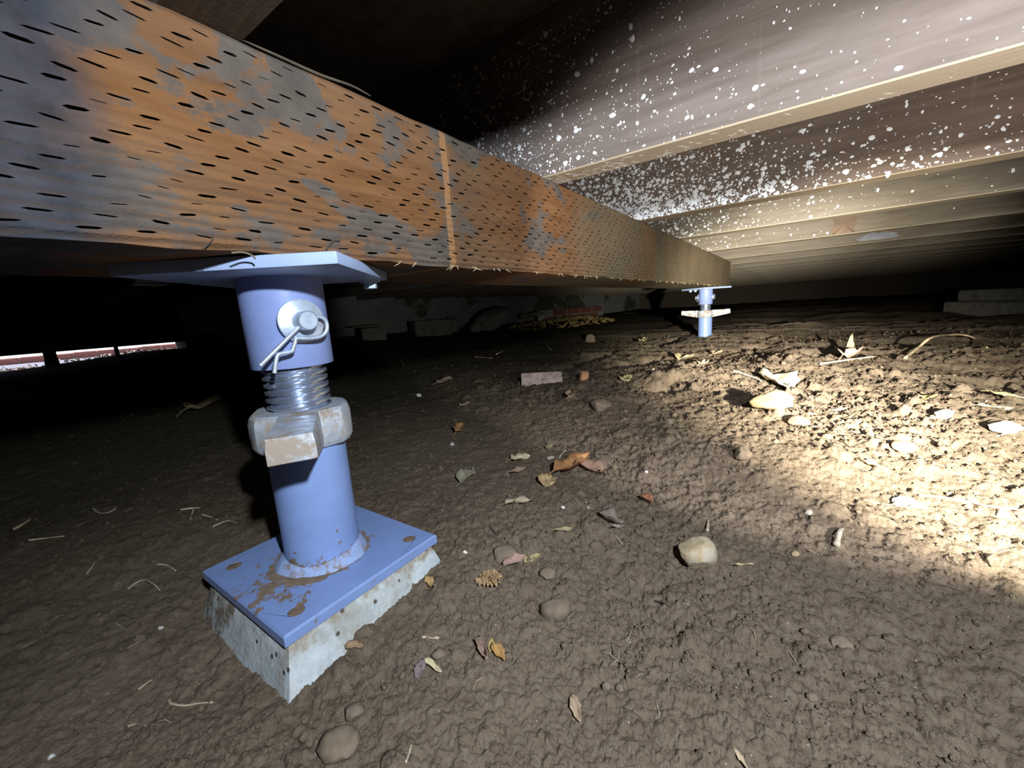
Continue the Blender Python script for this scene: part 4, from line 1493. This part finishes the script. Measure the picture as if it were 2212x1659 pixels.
twig([(1797, 888), (1830, 882)], 4, (0.80, 0.75, 0.62), 'short white straw in the brightest soil', name='straw', cat='straw')
twig([(1998, 906), (2052, 904)], 3, (0.72, 0.62, 0.42), 'thin straw below the small rounded pale stone', name='straw', cat='straw')
twig([(2150, 944), (2200, 940)], 4, (0.60, 0.50, 0.36), 'short straw below the greyish white stone', name='straw', cat='straw')
twig([(1410, 800), (1432, 788)], 3, (0.72, 0.66, 0.50), 'short white straw on the ridge left of the far jack', name='straw', cat='straw')
twig([(1528, 1150), (1530, 1125)], 8, (0.40, 0.33, 0.24), 'stub of twig standing behind the knobbly cream stone', arch=0.008)
twig([(1420, 1190), (1440, 1158)], 3, GR, 'thin bent stalk left of the knobbly cream stone')
twig([(883, 1536), (925, 1528), (975, 1520)], 4, DK, 'dark thin twig on the soil near the bottom middle')
twig([(877, 1648), (884, 1630), (889, 1612)], 6, ST, 'pale curved straw at the bottom middle', name='straw', cat='straw')
twig([(1418, 1520), (1425, 1545)], 3, ST, 'short pale straw at lower right of the pair of clods', name='straw', cat='straw')
twig([(955, 1105), (968, 1072)], 2.5, GR, 'fine stalk on the soil beyond the base plate')
twig([(1022, 772), (1062, 775)], 4, (0.42, 0.32, 0.25), 'brown stick by the beam shadow behind the jack', name='stick', cat='stick')
twig([(1072, 766), (1088, 758)], 3, (0.60, 0.54, 0.38), 'short pale stalk by the beam shadow behind the jack', name='straw', cat='straw')
twig([(1180, 745), (1190, 757)], 3, (0.60, 0.54, 0.36), 'pale chip of straw at the shadow line', name='straw', cat='straw')
twig([(30, 1146), (48, 1136), (66, 1124)], 7, (0.42, 0.33, 0.20), 'tan wood chip at the far left, upper of two', name='stick', cat='stick')
twig([(62, 1168), (95, 1166), (140, 1161)], 4, (0.50, 0.44, 0.30), 'pale straight stalk at the far left, lower of two', name='stick', cat='stick')
twig([(202, 1100), (214, 1109), (232, 1109), (252, 1101)], 5, GR, 'crooked twig on the dim soil at left')
twig([(160, 1140), (180, 1134), (208, 1122)], 4, DK, 'dark stalk below the crooked twig at left')
twig([(348, 1129), (370, 1137), (405, 1141), (436, 1148)], 4, DK, 'dark curved twig left of the jack, longest there')
twig([(390, 1102), (420, 1098), (432, 1099)], 4, (0.50, 0.44, 0.31), 'pale twig with a side spur above the dark curved twig')
twig([(419, 1100), (412, 1125)], 3.5, (0.50, 0.44, 0.31), 'short pale spur pointing down from the pale twig left of the jack')
twig([(436, 1112), (455, 1119), (470, 1124)], 3.5, (0.48, 0.42, 0.30), 'thin pale stalk between the pale twig and the base plate')
twig([(460, 1141), (478, 1132), (494, 1126), (510, 1131)], 4, (0.36, 0.30, 0.21), 'forked brown twig close to the base plate')
twig([(500, 1076), (520, 1080), (545, 1086)], 3.5, DK, 'dark stalk in the shadow of the big jack')
twig([(340, 1221), (360, 1222), (381, 1236)], 4, (0.52, 0.45, 0.30), 'pale bent twig left of the plate corner')
twig([(188, 1242), (200, 1226), (207, 1214)], 4, GR, 'short twig left of the arched twig')
twig([(277, 1275), (295, 1266), (315, 1264), (335, 1270), (346, 1277)], 5, GR, 'arched twig in the dim soil left of the pier', arch=0.004)
twig([(366, 1515), (372, 1523), (400, 1526), (430, 1523), (460, 1520)], 6, (0.52, 0.45, 0.32), 'pale straight twig at lower left below the pier')
twig([(366, 1513), (373, 1503), (381, 1493)], 3.5, DK, 'thin dark twig joining the pale straight twig')
twig([(300, 1493), (315, 1480), (330, 1470)], 6, GR, 'stubby twig at lower left above the pale one')
twig([(278, 1573), (298, 1566), (315, 1570)], 5, GR, 'curved twig near the lower left corner')
twig([(205, 1588), (240, 1578), (262, 1570)], 3.5, DK, 'dark thin stalk near the lower left corner')
twig([(1205, 1000), (1212, 985), (1222, 975)], 6, (0.45, 0.38, 0.28), 'short stick above the big crumpled leaf', name='stick', cat='stick')
twig([(1330, 1160), (1345, 1178)], 2.5, ST, 'thin straw below the dusty small leaf', name='straw', cat='straw')
twig([(1265, 1085), (1272, 1102)], 5, (0.62, 0.58, 0.46), 'pale grass blade right of the rolled leaf', name='straw', cat='straw', arch=0.004)

# white chips and plant scraps
for k, (x, y, w, lab) in enumerate(((905, 852, 14, 'white chip on dim soil behind the jack nut'), (977, 958, 13, 'white chip below the small orange brown leaf'), (348, 1357, 14, 'white crumbly chip left of the pier foot'), (112, 1632, 16, 'white chip in the lower left corner'),
                                    (1396, 1020, 9, 'tiny white chip right of the big crumpled leaf'), (1005, 1195, 12, 'white crumbs beyond the end of the pier'), (1216, 1095, 10, 'tiny white chip left of the grass blade'))):
    put_stone(x, y, w, w * 0.7, lab, M['white_bit'], 80 + k, 'chip', 'white_chip', 0.3, 1)


def litter(name, n, rng, seed, mat, label, size):
    R = random.Random(seed)
    bm = bmesh.new()
    done = 0
    while done < n:
        x = R.uniform(*rng[0]); y = R.uniform(*rng[1])
        if abs(x + .352) < .11 and abs(y - .174) < .11: continue
        z = gz(x, y)
        l = R.uniform(*size); a = R.uniform(0, math.pi)
        dx, dy = l * math.cos(a), l * math.sin(a)
        k = R.uniform(-.25, .25)
        add_tube(bm, [(x - dx / 2, y - dy / 2, z + 0.0006), (x - dy * k, y + dx * k, z + 0.0012 + l * .06), (x + dx / 2, y + dy / 2, gz(x + dx / 2, y + dy / 2) + 0.0006)],
                 [l * 0.022, l * 0.034, l * 0.015], 4)
        done += 1
    o = from_bm(name, bm, mat)
    tag(o, label, 'litter', kind='stuff')


litter('straw_bits', 150, ((-0.75, 0.35), (-0.02, 1.1)), 5, leaf_mat((0.34, 0.27, 0.19)), 'fine pale straw bits scattered in the soil', (0.004, 0.014))
litter('root_hairs', 130, ((-0.8, 0.3), (-0.02, 0.9)), 6, leaf_mat((0.075, 0.06, 0.045)), 'fine dark root hairs scattered in the soil', (0.005, 0.02))

# heap of leaf litter by the brick footing
bm = bmesh.new()
R = random.Random(12)
for k in range(420):
    a = R.uniform(0, 6.28); q = math.sqrt(R.random())
    x = -2.1 + 0.42 * q * math.cos(a); y = 4.1 + 0.95 * q * math.sin(a)
    z = gz(x, y) + 0.055 * (1 - q * q) + R.uniform(0, 0.012)
    l = R.uniform(0.02, 0.07)
    Mx = Matrix.Translation((x, y, z)) @ Euler((R.uniform(-.7, .7), R.uniform(-.7, .7), R.uniform(0, 6.28))).to_matrix().to_4x4()
    add_box(bm, (-l / 2, -l / 5, -0.001), (l / 2, l / 5, 0.001), Mx)
o = from_bm('leaf_litter_heap', bm, simple('yellowed_litter', (0.42, 0.32, 0.13), 0.9, var=0.5, scale=6))
tag(o, 'heap of yellowish dead leaf litter before the brick footing', 'litter', kind='stuff')

# dry leaves and stems fallen in the daylight gap
bm = bmesh.new()
R = random.Random(31)
for k in range(160):
    y = R.uniform(-0.2, 0.95); x = R.uniform(-3.75, -3.32)
    l = R.uniform(0.015, 0.05)
    zg = -0.204 if x < -3.9 else max(gz(-3.15, y) - 0.006, -0.2)
    Mx = Matrix.Translation((x, y, zg - R.uniform(0, 0.012) + l * 0.1)) @ Euler((R.uniform(-.9, .9), R.uniform(-.9, .9), R.uniform(0, 6.28))).to_matrix().to_4x4()
    add_box(bm, (-l / 2, -l * 0.16, -0.001), (l / 2, l * 0.16, 0.001), Mx)
o = from_bm('gap_leaf_litter', bm, simple('bleached_leaves', (0.50, 0.42, 0.40), 0.9, var=0.5, scale=9))
tag(o, 'bleached dead leaves fallen along the bright gap at far left', 'litter', kind='stuff')
struct_box('trim_7', (-3.9, -3.0, -0.5), (-3.3, 6.0, -0.225), M['soil'])
